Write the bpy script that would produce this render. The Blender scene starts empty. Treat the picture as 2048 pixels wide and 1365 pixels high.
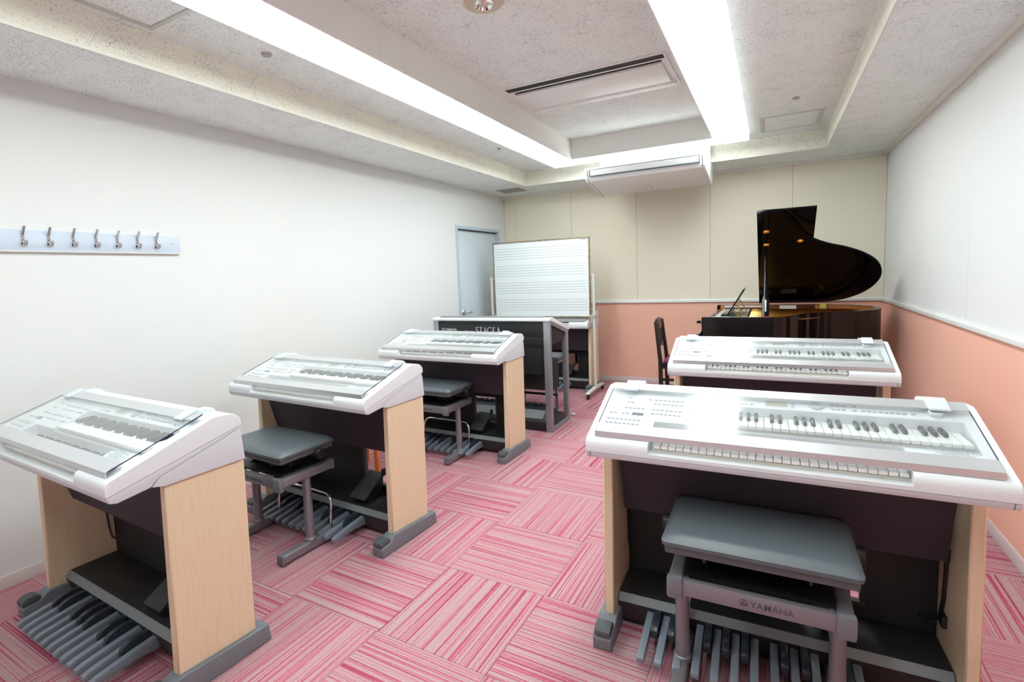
import bpy, bmesh, math, random
from mathutils import Vector, Matrix
random.seed(7)
scene = bpy.context.scene
COL = scene.collection

# ------------------------------------------------------------------ camera
def cam_rot(yaw, pitch, roll):
    return Matrix.Rotation(yaw, 3, 'Z') @ Matrix.Rotation(pitch, 3, 'X') @ Matrix.Rotation(roll, 3, 'Y')
cam_data = bpy.data.cameras.new('camera')
cam = bpy.data.objects.new('camera', cam_data)
COL.objects.link(cam)
R = cam_rot(0.5005, -0.095, 0.0415)
M3 = Matrix((R.col[0], R.col[2], -R.col[1])).transposed()
cam.matrix_world = Matrix.Translation((0, 0, 1.3967)) @ M3.to_4x4()
cam_data.sensor_fit = 'HORIZONTAL'
cam_data.sensor_width = 36.0
cam_data.lens = 1027.53 / 2048 * 36.0
cam_data.shift_x = (1024 - 983.36) / 2048
cam_data.shift_y = (648.15 - 682.5) / 2048
cam_data.clip_start = 0.02
scene.camera = cam

# ------------------------------------------------------------------ light / exposure
LIGHT_STRENGTH = 14.0
world = bpy.data.worlds.new('world'); scene.world = world
world.use_nodes = True
world.node_tree.nodes['Background'].inputs[0].default_value = (0.9, 0.95, 1.0, 1)
world.node_tree.nodes['Background'].inputs[1].default_value = 0.3
scene.view_settings.view_transform = 'Standard'
scene.view_settings.look = 'None'
scene.view_settings.gamma = 1.0
scene.view_settings.use_curve_mapping = False
scene.view_settings.exposure = 0.32

# room dimensions
XL, XR, YB, YF = -3.2018, 0.9796, 6.3422, -1.2
ZLOW, ZMID, ZTOP, ZTR = 2.4343, 2.5993, 2.72, 2.53
RAIL0, RAIL1, ZMOLD, ZBASE = 0.9847, 1.0202, 2.4038, 0.0641

# ------------------------------------------------------------------ materials
MATS = {}
def mat(name, col=(0.8, 0.8, 0.8), rough=0.5, metal=0.0, spec=0.5, coat=0.0, build=None):
    m = bpy.data.materials.new(name); m.use_nodes = True
    nt = m.node_tree; b = nt.nodes['Principled BSDF']
    b.inputs['Base Color'].default_value = (*col, 1)
    b.inputs['Roughness'].default_value = rough
    b.inputs['Metallic'].default_value = metal
    b.inputs['Specular IOR Level'].default_value = spec
    b.inputs['Coat Weight'].default_value = coat
    if build: build(nt, b)
    MATS[name] = m
    return m
def N(nt, kind, **kw):
    n = nt.nodes.new(kind)
    for k, v in kw.items():
        if k in n.inputs: n.inputs[k].default_value = v
        else: setattr(n, k, v)
    return n
def ramp(nt, fac, stops, interp='LINEAR'):
    r = nt.nodes.new('ShaderNodeValToRGB'); r.color_ramp.interpolation = interp
    el = r.color_ramp.elements
    while len(el) < len(stops): el.new(0.5)
    for e, (p, c) in zip(el, stops): e.position = p; e.color = (*c, 1)
    nt.links.new(fac, r.inputs[0]); return r
def coords(nt, scale=(1, 1, 1), rand=False):
    tc = nt.nodes.new('ShaderNodeTexCoord'); mp = nt.nodes.new('ShaderNodeMapping')
    mp.inputs['Scale'].default_value = scale
    nt.links.new(tc.outputs['Object'], mp.inputs['Vector'])
    if rand:
        oi = nt.nodes.new('ShaderNodeObjectInfo'); mu = N(nt, 'ShaderNodeMath', operation='MULTIPLY'); mu.inputs[1].default_value = 37.0
        nt.links.new(oi.outputs['Random'], mu.inputs[0])
        cb = nt.nodes.new('ShaderNodeCombineXYZ')
        for i in range(3): nt.links.new(mu.outputs[0], cb.inputs[i])
        nt.links.new(cb.outputs[0], mp.inputs['Location'])
    return mp.outputs[0]
def bump(nt, b, fac, strength=0.2, dist=0.002):
    bp = nt.nodes.new('ShaderNodeBump'); bp.inputs['Strength'].default_value = strength; bp.inputs['Distance'].default_value = dist
    nt.links.new(fac, bp.inputs['Height']); nt.links.new(bp.outputs[0], b.inputs['Normal'])
def fine(scale, strength, dist=0.001):
    def f(nt, b):
        n = N(nt, 'ShaderNodeTexNoise', Scale=scale, Detail=3.0)
        nt.links.new(coords(nt), n.inputs['Vector']); bump(nt, b, n.outputs['Fac'], strength, dist)
    return f
def tint(c1, c2, scale, strength=0.0, rand=False, sc=(1, 1, 1)):
    def f(nt, b):
        n = N(nt, 'ShaderNodeTexNoise', Scale=scale, Detail=4.0)
        nt.links.new(coords(nt, sc, rand), n.inputs['Vector'])
        r = ramp(nt, n.outputs['Fac'], [(0.3, c1), (0.7, c2)])
        nt.links.new(r.outputs[0], b.inputs['Base Color'])
        if strength: bump(nt, b, n.outputs['Fac'], strength, 0.001)
    return f
def m_ceiling(base):
    def f(nt, b):
        n = N(nt, 'ShaderNodeTexNoise', Scale=84.0, Detail=4.0, Roughness=0.62, Distortion=1.2)
        nt.links.new(coords(nt, (1.0, 2.1, 1.6)), n.inputs['Vector'])
        n2 = N(nt, 'ShaderNodeTexNoise', Scale=7.0, Detail=2.0)
        nt.links.new(coords(nt), n2.inputs['Vector'])
        ad = N(nt, 'ShaderNodeMath', operation='MULTIPLY_ADD'); ad.inputs[1].default_value = 0.16
        nt.links.new(n2.outputs['Fac'], ad.inputs[0]); nt.links.new(n.outputs['Fac'], ad.inputs[2])
        dk = tuple(c * 0.52 for c in base)
        r = ramp(nt, ad.outputs[0], [(0.0, base), (0.645, base), (0.70, dk), (1.0, dk)])
        nt.links.new(r.outputs[0], b.inputs['Base Color'])
        inv = N(nt, 'ShaderNodeMath', operation='MULTIPLY'); inv.inputs[1].default_value = -1.0
        nt.links.new(ad.outputs[0], inv.inputs[0]); bump(nt, b, inv.outputs[0], 0.25, 0.003)
    return f
def m_carpet(nt, b):
    v = coords(nt, (1, 0.0035, 0.1), True)
    n = N(nt, 'ShaderNodeTexNoise', Scale=160.0, Detail=2.0, Roughness=0.6)
    nt.links.new(v, n.inputs['Vector'])
    v2 = coords(nt, (1, 0.22, 1), True)
    n2 = N(nt, 'ShaderNodeTexNoise', Scale=330.0, Detail=2.0)
    nt.links.new(v2, n2.inputs['Vector'])
    ad = N(nt, 'ShaderNodeMath', operation='MULTIPLY_ADD'); ad.inputs[1].default_value = 0.15
    nt.links.new(n2.outputs['Fac'], ad.inputs[0]); nt.links.new(n.outputs['Fac'], ad.inputs[2])
    r = ramp(nt, ad.outputs[0], [(0.0, (0.25, 0.05, 0.085)), (0.44, (0.36, 0.065, 0.115)), (0.51, (0.50, 0.12, 0.19)), (0.56, (0.49, 0.22, 0.26)),
                                 (0.61, (0.45, 0.30, 0.31)), (0.72, (0.47, 0.33, 0.335)), (0.82, (0.52, 0.15, 0.21))])
    nt.links.new(r.outputs[0], b.inputs['Base Color']); bump(nt, b, ad.outputs[0], 0.5, 0.003)
def m_wood(c1, c2, axis=(18, 18, 1.2)):
    def f(nt, b):
        n = N(nt, 'ShaderNodeTexNoise', Scale=5.0, Detail=5.0, Distortion=0.6)
        nt.links.new(coords(nt, axis), n.inputs['Vector'])
        r = ramp(nt, n.outputs['Fac'], [(0.3, c1), (0.5, c2), (0.62, c1)])
        nt.links.new(r.outputs[0], b.inputs['Base Color'])
    return f
def m_emit(name, col, s):
    m = bpy.data.materials.new(name); m.use_nodes = True; nt = m.node_tree; nt.nodes.clear()
    e = N(nt, 'ShaderNodeEmission'); e.inputs[0].default_value = (*col, 1); e.inputs[1].default_value = s
    o = nt.nodes.new('ShaderNodeOutputMaterial'); nt.links.new(e.outputs[0], o.inputs[0]); MATS[name] = m
def m_acrylic(name):
    m = bpy.data.materials.new(name); m.use_nodes = True; nt = m.node_tree; nt.nodes.clear()
    lw = N(nt, 'ShaderNodeLayerWeight'); lw.inputs['Blend'].default_value = 0.5
    pw = N(nt, 'ShaderNodeMath', operation='POWER'); pw.inputs[1].default_value = 5.0
    fr = N(nt, 'ShaderNodeMath', operation='MULTIPLY_ADD'); fr.inputs[1].default_value = 0.95; fr.inputs[2].default_value = 0.045
    nt.links.new(lw.outputs['Facing'], pw.inputs[0]); nt.links.new(pw.outputs[0], fr.inputs[0])
    tr = N(nt, 'ShaderNodeBsdfTransparent'); tr.inputs[0].default_value = (0.975, 0.985, 0.985, 1)
    gl = N(nt, 'ShaderNodeBsdfGlossy'); gl.inputs['Roughness'].default_value = 0.13; gl.inputs['Color'].default_value = (1, 1, 1, 1)
    df = N(nt, 'ShaderNodeBsdfDiffuse'); df.inputs['Color'].default_value = (0.9, 0.93, 0.95, 1)
    m1 = nt.nodes.new('ShaderNodeMixShader'); m1.inputs[0].default_value = 0.045
    nt.links.new(tr.outputs[0], m1.inputs[1]); nt.links.new(df.outputs[0], m1.inputs[2])
    m2 = nt.nodes.new('ShaderNodeMixShader')
    nt.links.new(fr.outputs[0], m2.inputs[0]); nt.links.new(m1.outputs[0], m2.inputs[1]); nt.links.new(gl.outputs[0], m2.inputs[2])
    o = nt.nodes.new('ShaderNodeOutputMaterial'); nt.links.new(m2.outputs[0], o.inputs[0]); MATS[name] = m

mat('wall_white', (0.71, 0.715, 0.705), 0.75, build=fine(180, 0.12))
mat('wall_cream', (0.80, 0.73, 0.60), 0.7, build=fine(200, 0.12))
mat('wall_offwhite', (0.75, 0.755, 0.75), 0.7, build=fine(200, 0.12))
mat('wall_pink', (0.85, 0.47, 0.36), 0.7, build=fine(200, 0.12))
mat('ceiling_board', (0.72, 0.69, 0.65), 0.9, build=m_ceiling((0.86, 0.905, 0.88)))
mat('soffit_board', (0.70, 0.66, 0.55), 0.9, build=m_ceiling((0.84, 0.81, 0.70)))
mat('coffer_panel', (0.87, 0.87, 0.84), 0.6, build=fine(150, 0.05))
mat('molding', (0.78, 0.76, 0.68), 0.5, build=fine(150, 0.05))
mat('rail_white', (0.80, 0.81, 0.79), 0.4, build=fine(150, 0.05))
mat('baseboard', (0.66, 0.60, 0.59), 0.5, build=fine(150, 0.05))
mat('carpet', (0.5, 0.12, 0.2), 0.95, spec=0.1, build=m_carpet)
mat('slab', (0.10, 0.03, 0.05), 0.9, build=fine(50, 0.1))
mat('door_grey', (0.58, 0.66, 0.72), 0.45, build=fine(120, 0.04))
mat('door_frame', (0.45, 0.53, 0.60), 0.4, build=fine(120, 0.04))
mat('white_plastic', (0.80, 0.82, 0.85), 0.32, build=fine(600, 0.03))
mat('pale_plastic', (0.66, 0.68, 0.72), 0.4, build=fine(600, 0.03))
mat('clip_plastic', (0.62, 0.68, 0.73), 0.35, build=fine(600, 0.03))
mat('panel_plastic', (0.78, 0.80, 0.83), 0.4, build=fine(600, 0.03))
mat('button_grey', (0.47, 0.49, 0.52), 0.4, build=fine(500, 0.03))
mat('print_grey', (0.45, 0.47, 0.50), 0.6, build=fine(500, 0.03))
mat('key_white', (0.86, 0.86, 0.84), 0.22, build=fine(300, 0.02))
mat('key_bed', (0.62, 0.60, 0.54), 0.6, build=fine(300, 0.05))
mat('key_black', (0.02, 0.022, 0.03), 0.25, build=fine(300, 0.03))
mat('maple', (0.77, 0.56, 0.37), 0.45, build=m_wood((0.77, 0.595, 0.40), (0.80, 0.64, 0.445)))
mat('foot_grey', (0.17, 0.19, 0.215), 0.45, build=fine(500, 0.08))
mat('pad_grey', (0.085, 0.095, 0.105), 0.6, build=fine(400, 0.15))
mat('panel_purple', (0.030, 0.022, 0.032), 0.65, build=tint((0.026, 0.019, 0.028), (0.036, 0.027, 0.038), 300))
mat('panel_black', (0.013, 0.013, 0.013), 0.6, build=fine(300, 0.1))
mat('platform_black', (0.016, 0.016, 0.017), 0.55, build=fine(400, 0.15))
mat('platform_front', (0.030, 0.025, 0.027), 0.5, build=fine(400, 0.1))
mat('trim_grey', (0.20, 0.22, 0.235), 0.5, build=fine(400, 0.05))
mat('pedal_grey', (0.20, 0.235, 0.285), 0.35, build=fine(300, 0.05))
mat('pedal_dark', (0.022, 0.029, 0.040), 0.3, build=fine(300, 0.05))
mat('expression', (0.028, 0.032, 0.034), 0.55, build=fine(300, 0.1))
mat('alu', (0.72, 0.74, 0.76), 0.36, metal=0.75, build=fine(800, 0.03))
mat('acrylic_edge', (0.012, 0.012, 0.06), 0.2, build=fine(300, 0.02))
m_acrylic('acrylic')
mat('lcd', (0.42, 0.42, 0.32), 0.3, build=fine(300, 0.02))
mat('seg_display', (0.12, 0.12, 0.18), 0.2, build=fine(300, 0.02))
mat('black_plastic', (0.012, 0.012, 0.013), 0.4, build=fine(300, 0.06))
mat('leather_grey', (0.105, 0.125, 0.14), 0.38, build=fine(420, 0.25, 0.0008))
mat('seat_pan', (0.10, 0.105, 0.115), 0.5, build=fine(420, 0.1))
mat('bench_metal', (0.26, 0.255, 0.28), 0.38, metal=0.45, build=fine(700, 0.05))
mat('bench_end', (0.17, 0.175, 0.20), 0.45, build=fine(500, 0.05))
mat('logo_dark', (0.09, 0.09, 0.11), 0.5, build=fine(300, 0.02))
mat('chrome', (0.85, 0.85, 0.86), 0.08, metal=1.0, build=fine(50, 0.01))
mat('silver_frame', (0.36, 0.38, 0.41), 0.35, metal=0.5, build=fine(700, 0.04))
mat('ddeck_black', (0.016, 0.019, 0.022), 0.45, build=fine(500, 0.1))
mat('ddeck_cloth', (0.020, 0.020, 0.020), 0.85, build=fine(500, 0.3))
mat('logo_silver', (0.75, 0.76, 0.78), 0.35, metal=0.3, build=fine(300, 0.02))
mat('board_white', (0.80, 0.85, 0.87), 0.25, build=fine(60, 0.02))
mat('board_frame', (0.30, 0.24, 0.16), 0.4, metal=0.6, build=tint((0.20, 0.14, 0.09), (0.42, 0.36, 0.22), 30))
mat('staff_ink', (0.30, 0.34, 0.38), 0.5, build=fine(300, 0.02))
mat('stand_ivory', (0.66, 0.66, 0.62), 0.4, build=fine(300, 0.05))
mat('joint_beige', (0.45, 0.42, 0.30), 0.5, build=fine(300, 0.05))
mat('piano_black', (0.003, 0.0028, 0.0035), 0.05, spec=0.16, build=fine(4, 0.006))
mat('lid_black', (0.0025, 0.0022, 0.0028), 0.06, spec=0.06, build=fine(4, 0.006))
mat('piano_satin', (0.012, 0.008, 0.008), 0.14, spec=0.35, build=fine(300, 0.05))
mat('rim_wood', (0.25, 0.075, 0.022), 0.4, build=m_wood((0.42, 0.14, 0.045), (0.55, 0.20, 0.07), (1.2, 18, 18)))
mat('plate_gold', (0.9, 0.36, 0.07), 0.35, build=tint((0.86, 0.33, 0.06), (0.93, 0.41, 0.09), 6))
mat('soundboard', (0.66, 0.27, 0.07), 0.4, build=m_wood((0.60, 0.22, 0.05), (0.75, 0.33, 0.10), (1.2, 14, 14)))
mat('brass', (0.80, 0.52, 0.16), 0.2, metal=1.0, build=fine(80, 0.02))
mat('felt_red', (0.55, 0.07, 0.07), 0.9, build=fine(400, 0.3))
mat('felt_teal', (0.05, 0.10, 0.11), 0.8, build=fine(400, 0.2))
mat('pinblock_grey', (0.55, 0.53, 0.50), 0.5, build=fine(300, 0.05))
mat('paper', (0.80, 0.79, 0.74), 0.7, build=tint((0.78, 0.77, 0.72), (0.83, 0.82, 0.77), 40))
mat('yellow_tag', (0.75, 0.60, 0.06), 0.35, build=tint((0.70, 0.55, 0.05), (0.80, 0.66, 0.10), 90))
mat('purple_cloth', (0.22, 0.05, 0.13), 0.8, build=tint((0.19, 0.04, 0.11), (0.26, 0.06, 0.15), 200))
mat('chair_black', (0.010, 0.007, 0.008), 0.22, build=fine(60, 0.02))
mat('ac_white', (0.84, 0.85, 0.84), 0.35, build=fine(400, 0.03))
mat('ac_dark', (0.06, 0.10, 0.13), 0.5, build=fine(300, 0.05))
mat('slot_black', (0.006, 0.006, 0.007), 0.6, build=fine(300, 0.05))
mat('hook_board', (0.55, 0.62, 0.72), 0.35, build=tint((0.53, 0.60, 0.70), (0.57, 0.64, 0.74), 6))
mat('hook_metal', (0.50, 0.52, 0.53), 0.25, metal=0.9, build=tint((0.42, 0.43, 0.42), (0.60, 0.61, 0.62), 120))
mat('rust', (0.35, 0.10, 0.05), 0.7, build=fine(400, 0.2))
mat('grille_grey', (0.38, 0.38, 0.35), 0.5, build=fine(300, 0.05))
mat('hatch_alu', (0.58, 0.58, 0.56), 0.4, metal=0.3, build=fine(300, 0.03))
mat('beige_ring', (0.62, 0.56, 0.44), 0.5, build=fine(200, 0.03))
mat('orange_wood', (0.62, 0.17, 0.02), 0.3, build=m_wood((0.52, 0.13, 0.012), (0.68, 0.21, 0.03)))
mat('socket_ivory', (0.72, 0.68, 0.55), 0.4, build=fine(200, 0.03))
m_emit('diffuser', (0.90, 0.99, 0.98), LIGHT_STRENGTH)

# ------------------------------------------------------------------ mesh builder
class MB:
    def __init__(s): s.v = []; s.f = []
    def add(s, vs, fs):
        o = len(s.v); s.v += [tuple(p) for p in vs]; s.f += [tuple(i + o for i in f) for f in fs]; return s
    def box(s, x0, x1, y0, y1, z0, z1):
        return s.add([(x0,y0,z0),(x1,y0,z0),(x1,y1,z0),(x0,y1,z0),(x0,y0,z1),(x1,y0,z1),(x1,y1,z1),(x0,y1,z1)],
                     [(0,3,2,1),(4,5,6,7),(0,1,5,4),(1,2,6,5),(2,3,7,6),(3,0,4,7)])
    def prism(s, prof, a0, a1, axis='x'):
        # prof: list of 2D points; extruded along axis. x: prof=(y,z); y: prof=(x,z); z: prof=(x,y)
        n = len(prof)
        def mk(p, a): return (a, p[0], p[1]) if axis == 'x' else ((p[0], a, p[1]) if axis == 'y' else (p[0], p[1], a))
        vs = [mk(p, a0) for p in prof] + [mk(p, a1) for p in prof]
        fs = [tuple(range(n)), tuple(range(2*n-1, n-1, -1))] + [(i, i+n, (i+1) % n + n, (i+1) % n) for i in range(n)]
        return s.add(vs, fs)
    def ring(s, outer, inner, a0, a1):
        # vertical-walled ring (same point count), extruded along z
        n = len(outer)
        vs = [(*p, a0) for p in outer] + [(*p, a1) for p in outer] + [(*p, a0) for p in inner] + [(*p, a1) for p in inner]
        fs = []
        for i in range(n):
            j = (i+1) % n
            fs += [(i, j, j+n, i+n), (j+2*n, i+2*n, i+3*n, j+3*n), (i+n, j+n, j+3*n, i+3*n), (j, i, i+2*n, j+2*n)]
        return s.add(vs, fs)
    def tube(s, path, r, n=8, caps=True):
        path = [Vector(p) for p in path]; rings = []; up = None
        for i, p in enumerate(path):
            t = (path[min(i+1, len(path)-1)] - path[max(i-1, 0)]).normalized()
            if up is None:
                a = Vector((0,0,1)) if abs(t.z) < 0.9 else Vector((1,0,0))
                up = (a - t*a.dot(t)).normalized()
            else: up = (up - t*up.dot(t)).normalized()
            sd = t.cross(up); rr = r[i] if isinstance(r, (list, tuple)) else r
            rings.append([p + (up*math.cos(2*math.pi*k/n) + sd*math.sin(2*math.pi*k/n))*rr for k in range(n)])
        vs = [q for g in rings for q in g]; fs = []
        for i in range(len(rings)-1):
            for k in range(n):
                fs.append((i*n+k, i*n+(k+1) % n, (i+1)*n+(k+1) % n, (i+1)*n+k))
        if caps: fs += [tuple(range(n-1, -1, -1)), tuple((len(rings)-1)*n+k for k in range(n))]
        return s.add(vs, fs)
    def lathe(s, prof, c, axis='z', n=24):
        # prof: (radius, height)
        vs = []; fs = []; m = len(prof)
        for r, h in prof:
            for k in range(n):
                a = 2*math.pi*k/n; x, y = r*math.cos(a), r*math.sin(a)
                p = (x, y, h) if axis == 'z' else ((h, x, y) if axis == 'x' else (x, h, y))
                vs.append((c[0]+p[0], c[1]+p[1], c[2]+p[2]))
        for i in range(m-1):
            for k in range(n): fs.append((i*n+k, i*n+(k+1) % n, (i+1)*n+(k+1) % n, (i+1)*n+k))
        if prof[0][0] > 1e-6: fs.append(tuple(range(n-1, -1, -1)))
        if prof[-1][0] > 1e-6: fs.append(tuple((m-1)*n+k for k in range(n)))
        return s.add(vs, fs)
    def cyl(s, c, r, h, axis='z', n=20, bev=0.0):
        if bev: return s.lathe([(r-bev, 0), (r, bev), (r, h-bev), (r-bev, h)], c, axis, n)
        return s.lathe([(r, 0), (r, h)], c, axis, n)
    def xform(s, M):
        s.v = [tuple(M @ Vector(p)) for p in s.v]; return s
    def mesh(s, name, m, bevel=0.0, seg=2, smooth=True, origin=None, angle=28, bevel_filter=None):
        vs = s.v
        if origin is not None: vs = [(p[0]-origin[0], p[1]-origin[1], p[2]-origin[2]) for p in vs]
        me = bpy.data.meshes.new(name); me.from_pydata(vs, [], s.f)
        bm = bmesh.new(); bm.from_mesh(me)
        bmesh.ops.recalc_face_normals(bm, faces=bm.faces)
        if bevel:
            ed = [e for e in bm.edges if len(e.link_faces) == 2 and e.calc_face_angle(0) > math.radians(angle)]
            if bevel_filter: ed = [e for e in ed if bevel_filter(e)]
            bmesh.ops.bevel(bm, geom=ed, offset=bevel, segments=seg, profile=0.6, affect='EDGES', clamp_overlap=True)
        bm.to_mesh(me); bm.free()
        if smooth:
            me.polygons.foreach_set('use_smooth', [True]*len(me.polygons))
            me.set_sharp_from_angle(angle=math.radians(38))
        me.materials.append(MATS[m])
        return me
    def build(s, name, m, parent=None, **kw):
        return link(name, s.mesh(name, m, **kw), parent)
def link(name, data, parent=None, loc=None, rot=None):
    o = bpy.data.objects.new(name, data); COL.objects.link(o)
    if parent is not None: o.parent = parent
    if loc is not None: o.location = loc
    if rot is not None: o.rotation_euler = rot
    return o
def empty(name, loc, rz=0.0):
    o = link(name, None); o.location = loc; o.rotation_euler = (0, 0, rz); o.empty_display_size = 0.1; return o
def tag(o, label, cat, group=None):
    o['label'] = label; o['category'] = cat
    if group: o['group'] = group
    return o
def struct(o): o['kind'] = 'structure'; return o
def copy_tree(o, parent=None):
    c = o.copy(); COL.objects.link(c); c.parent = parent
    for ch in o.children: copy_tree(ch, c)
    return c
def boolean(obj, cutters):
    made = []
    for i, mb in enumerate(cutters):
        c = mb.build('cutter', 'white_plastic', smooth=False); made.append(c)
        md = obj.modifiers.new('cut%d' % i, 'BOOLEAN'); md.operation = 'DIFFERENCE'; md.solver = 'EXACT'; md.object = c
    dg = bpy.context.evaluated_depsgraph_get(); dg.update()
    me = bpy.data.meshes.new_from_object(obj.evaluated_get(dg))
    obj.modifiers.clear(); old = obj.data; obj.data = me; bpy.data.meshes.remove(old)
    for c in made:
        d = c.data; bpy.data.objects.remove(c); bpy.data.meshes.remove(d)
    me.polygons.foreach_set('use_smooth', [True]*len(me.polygons))
    me.set_sharp_from_angle(angle=math.radians(35))
def text_mesh(txt, size, depth, m, align='LEFT', space=1.0):
    cu = bpy.data.curves.new('txt', 'FONT'); cu.body = txt; cu.size = size; cu.extrude = depth; cu.align_x = align; cu.space_character = space; cu.offset = size*0.012
    o = bpy.data.objects.new('txt', cu); COL.objects.link(o)
    bpy.context.view_layer.update()
    me = bpy.data.meshes.new_from_object(o)
    bpy.data.objects.remove(o); bpy.data.curves.remove(cu)
    me.materials.clear(); me.materials.append(MATS[m]); return me
def catmull(pts, n=6, closed=False):
    out = []; L = len(pts)
    rng = range(L) if closed else range(L-1)
    for i in rng:
        p0 = pts[(i-1) % L] if closed or i > 0 else pts[i]
        p1 = pts[i]; p2 = pts[(i+1) % L]
        p3 = pts[(i+2) % L] if closed or i+2 < L else p2
        for k in range(n):
            t = k/n
            out.append(tuple(0.5*((2*b)+(-a+c)*t+(2*a-5*b+4*c-d)*t*t+(-a+3*b-3*c+d)*t**3) for a, b, c, d in zip(p0, p1, p2, p3)))
    if not closed: out.append(tuple(pts[-1]))
    return out
def ribbon(mb, pts, ws, d):
    # flat stroke in local xz plane with thickness d along y
    for i in range(len(pts)-1):
        a, b = Vector((*pts[i], 0)), Vector((*pts[i+1], 0)); t = (b-a).normalized(); nn = Vector((-t.y, t.x, 0))
        q = [a+nn*ws[i]/2, a-nn*ws[i]/2, b-nn*ws[i+1]/2, b+nn*ws[i+1]/2]
        mb.prism([(p.x, p.y) for p in q], 0, d, 'y')
def stagea_mesh(h, d, m):
    mb = MB(); x = 0.0; T = 0.13*h; t = 0.055*h
    def arc(cx, cz, rx, rz, a0, a1, n=12): return [(cx+rx*math.cos(math.radians(a0+(a1-a0)*k/n)), cz+rz*math.sin(math.radians(a0+(a1-a0)*k/n))) for k in range(n+1)]
    def wid(n): return [t+(T-t)*math.sin(math.pi*k/(n-1))**1.5 for k in range(n)]
    def S(x):
        p = arc(x+.25*h, .74*h, .2*h, .24*h, 25, 270, 14)[:-1] + arc(x+.25*h, .26*h, .23*h, .25*h, 90, -155, 14)
        ribbon(mb, p, wid(len(p)), d); ribbon(mb, [(x+.43*h, .98*h), (x+.43*h, .76*h)], [t, t], d); ribbon(mb, [(x+.04*h, .24*h), (x+.03*h, .02*h)], [t, t], d); return .56*h
    def Tt(x):
        ribbon(mb, [(x+.02*h, .97*h), (x+.66*h, .97*h)], [t, t], d); ribbon(mb, [(x+.34*h, .97*h), (x+.34*h, 0)], [T, T], d)
        ribbon(mb, [(x+.03*h, 1*h), (x+.02*h, .78*h)], [t, t*.5], d); ribbon(mb, [(x+.65*h, 1*h), (x+.66*h, .78*h)], [t, t*.5], d); ribbon(mb, [(x+.22*h, .02*h), (x+.46*h, .02*h)], [t*.8, t*.8], d); return .68*h
    def A(x):
        ribbon(mb, [(x+.10*h, 0), (x+.38*h, h)], [t, t], d); ribbon(mb, [(x+.36*h, h), (x+.66*h, 0)], [T, T], d); ribbon(mb, [(x+.2*h, .34*h), (x+.56*h, .34*h)], [t, t], d)
        ribbon(mb, [(x+.0*h, .02*h), (x+.2*h, .02*h)], [t*.8, t*.8], d); ribbon(mb, [(x+.54*h, .02*h), (x+.78*h, .02*h)], [t*.8, t*.8], d); return .76*h
    def G(x):
        p = arc(x+.42*h, .5*h, .38*h, .49*h, 42, 325, 22); ribbon(mb, p, wid(len(p)), d)
        ribbon(mb, [(x+.70*h, .98*h), (x+.71*h, .74*h)], [t, t], d); ribbon(mb, [(x+.70*h, .42*h), (x+.70*h, .1*h)], [T, T], d); ribbon(mb, [(x+.56*h, .42*h), (x+.82*h, .42*h)], [t*.8, t*.8], d); return .84*h
    def Ee(x):
        ribbon(mb, [(x+.14*h, 0), (x+.14*h, h)], [T, T], d)
        for z, l in ((.97, .52), (.51, .42), (.03, .56)): ribbon(mb, [(x+.04*h, z*h), (x+l*h, z*h)], [t, t], d)
        ribbon(mb, [(x+.5*h, 1*h), (x+.51*h, .8*h)], [t, t*.5], d); ribbon(mb, [(x+.54*h, 0), (x+.57*h, .22*h)], [t, t*.5], d); return .62*h
    for fn in (S, Tt, A, G, Ee, A): x += fn(x) + 0.05*h
    return mb.mesh('lettering', m, smooth=False), x
def forks_mesh(r, d, m):
    mb = MB(); n = 28
    o = [(r*math.cos(2*math.pi*k/n), r*math.sin(2*math.pi*k/n)) for k in range(n)]
    i = [(p[0]*.86, p[1]*.86) for p in o]
    tmp = MB().ring(o, i, 0, d); tmp.xform(Matrix.Rotation(math.pi/2, 4, 'X')); mb.add([(p[0], p[1]+d, p[2]) for p in tmp.v], tmp.f)
    for a in (90, 210, 330):
        c, s = math.cos(math.radians(a)), math.sin(math.radians(a))
        ribbon(mb, [(0, 0), (c*r*.78, s*r*.78)], [r*.16, r*.16], d)
        ribbon(mb, [(c*r*.3-s*r*.17, s*r*.3+c*r*.17), (c*r*.72-s*r*.2, s*r*.72+c*r*.2)], [r*.1, r*.1], d)
        ribbon(mb, [(c*r*.3+s*r*.17, s*r*.3-c*r*.17), (c*r*.72+s*r*.2, s*r*.72-c*r*.2)], [r*.1, r*.1], d)
    return mb.mesh('emblem', m, smooth=False)
def box(name, m, parent, x0, x1, y0, y1, z0, z1, bevel=0.0, **kw):
    return MB().box(x0, x1, y0, y1, z0, z1).build(name, m, parent, bevel=bevel, **kw)
m_emit('diffuser_side', (0.90, 0.99, 0.98), LIGHT_STRENGTH*0.09)
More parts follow.
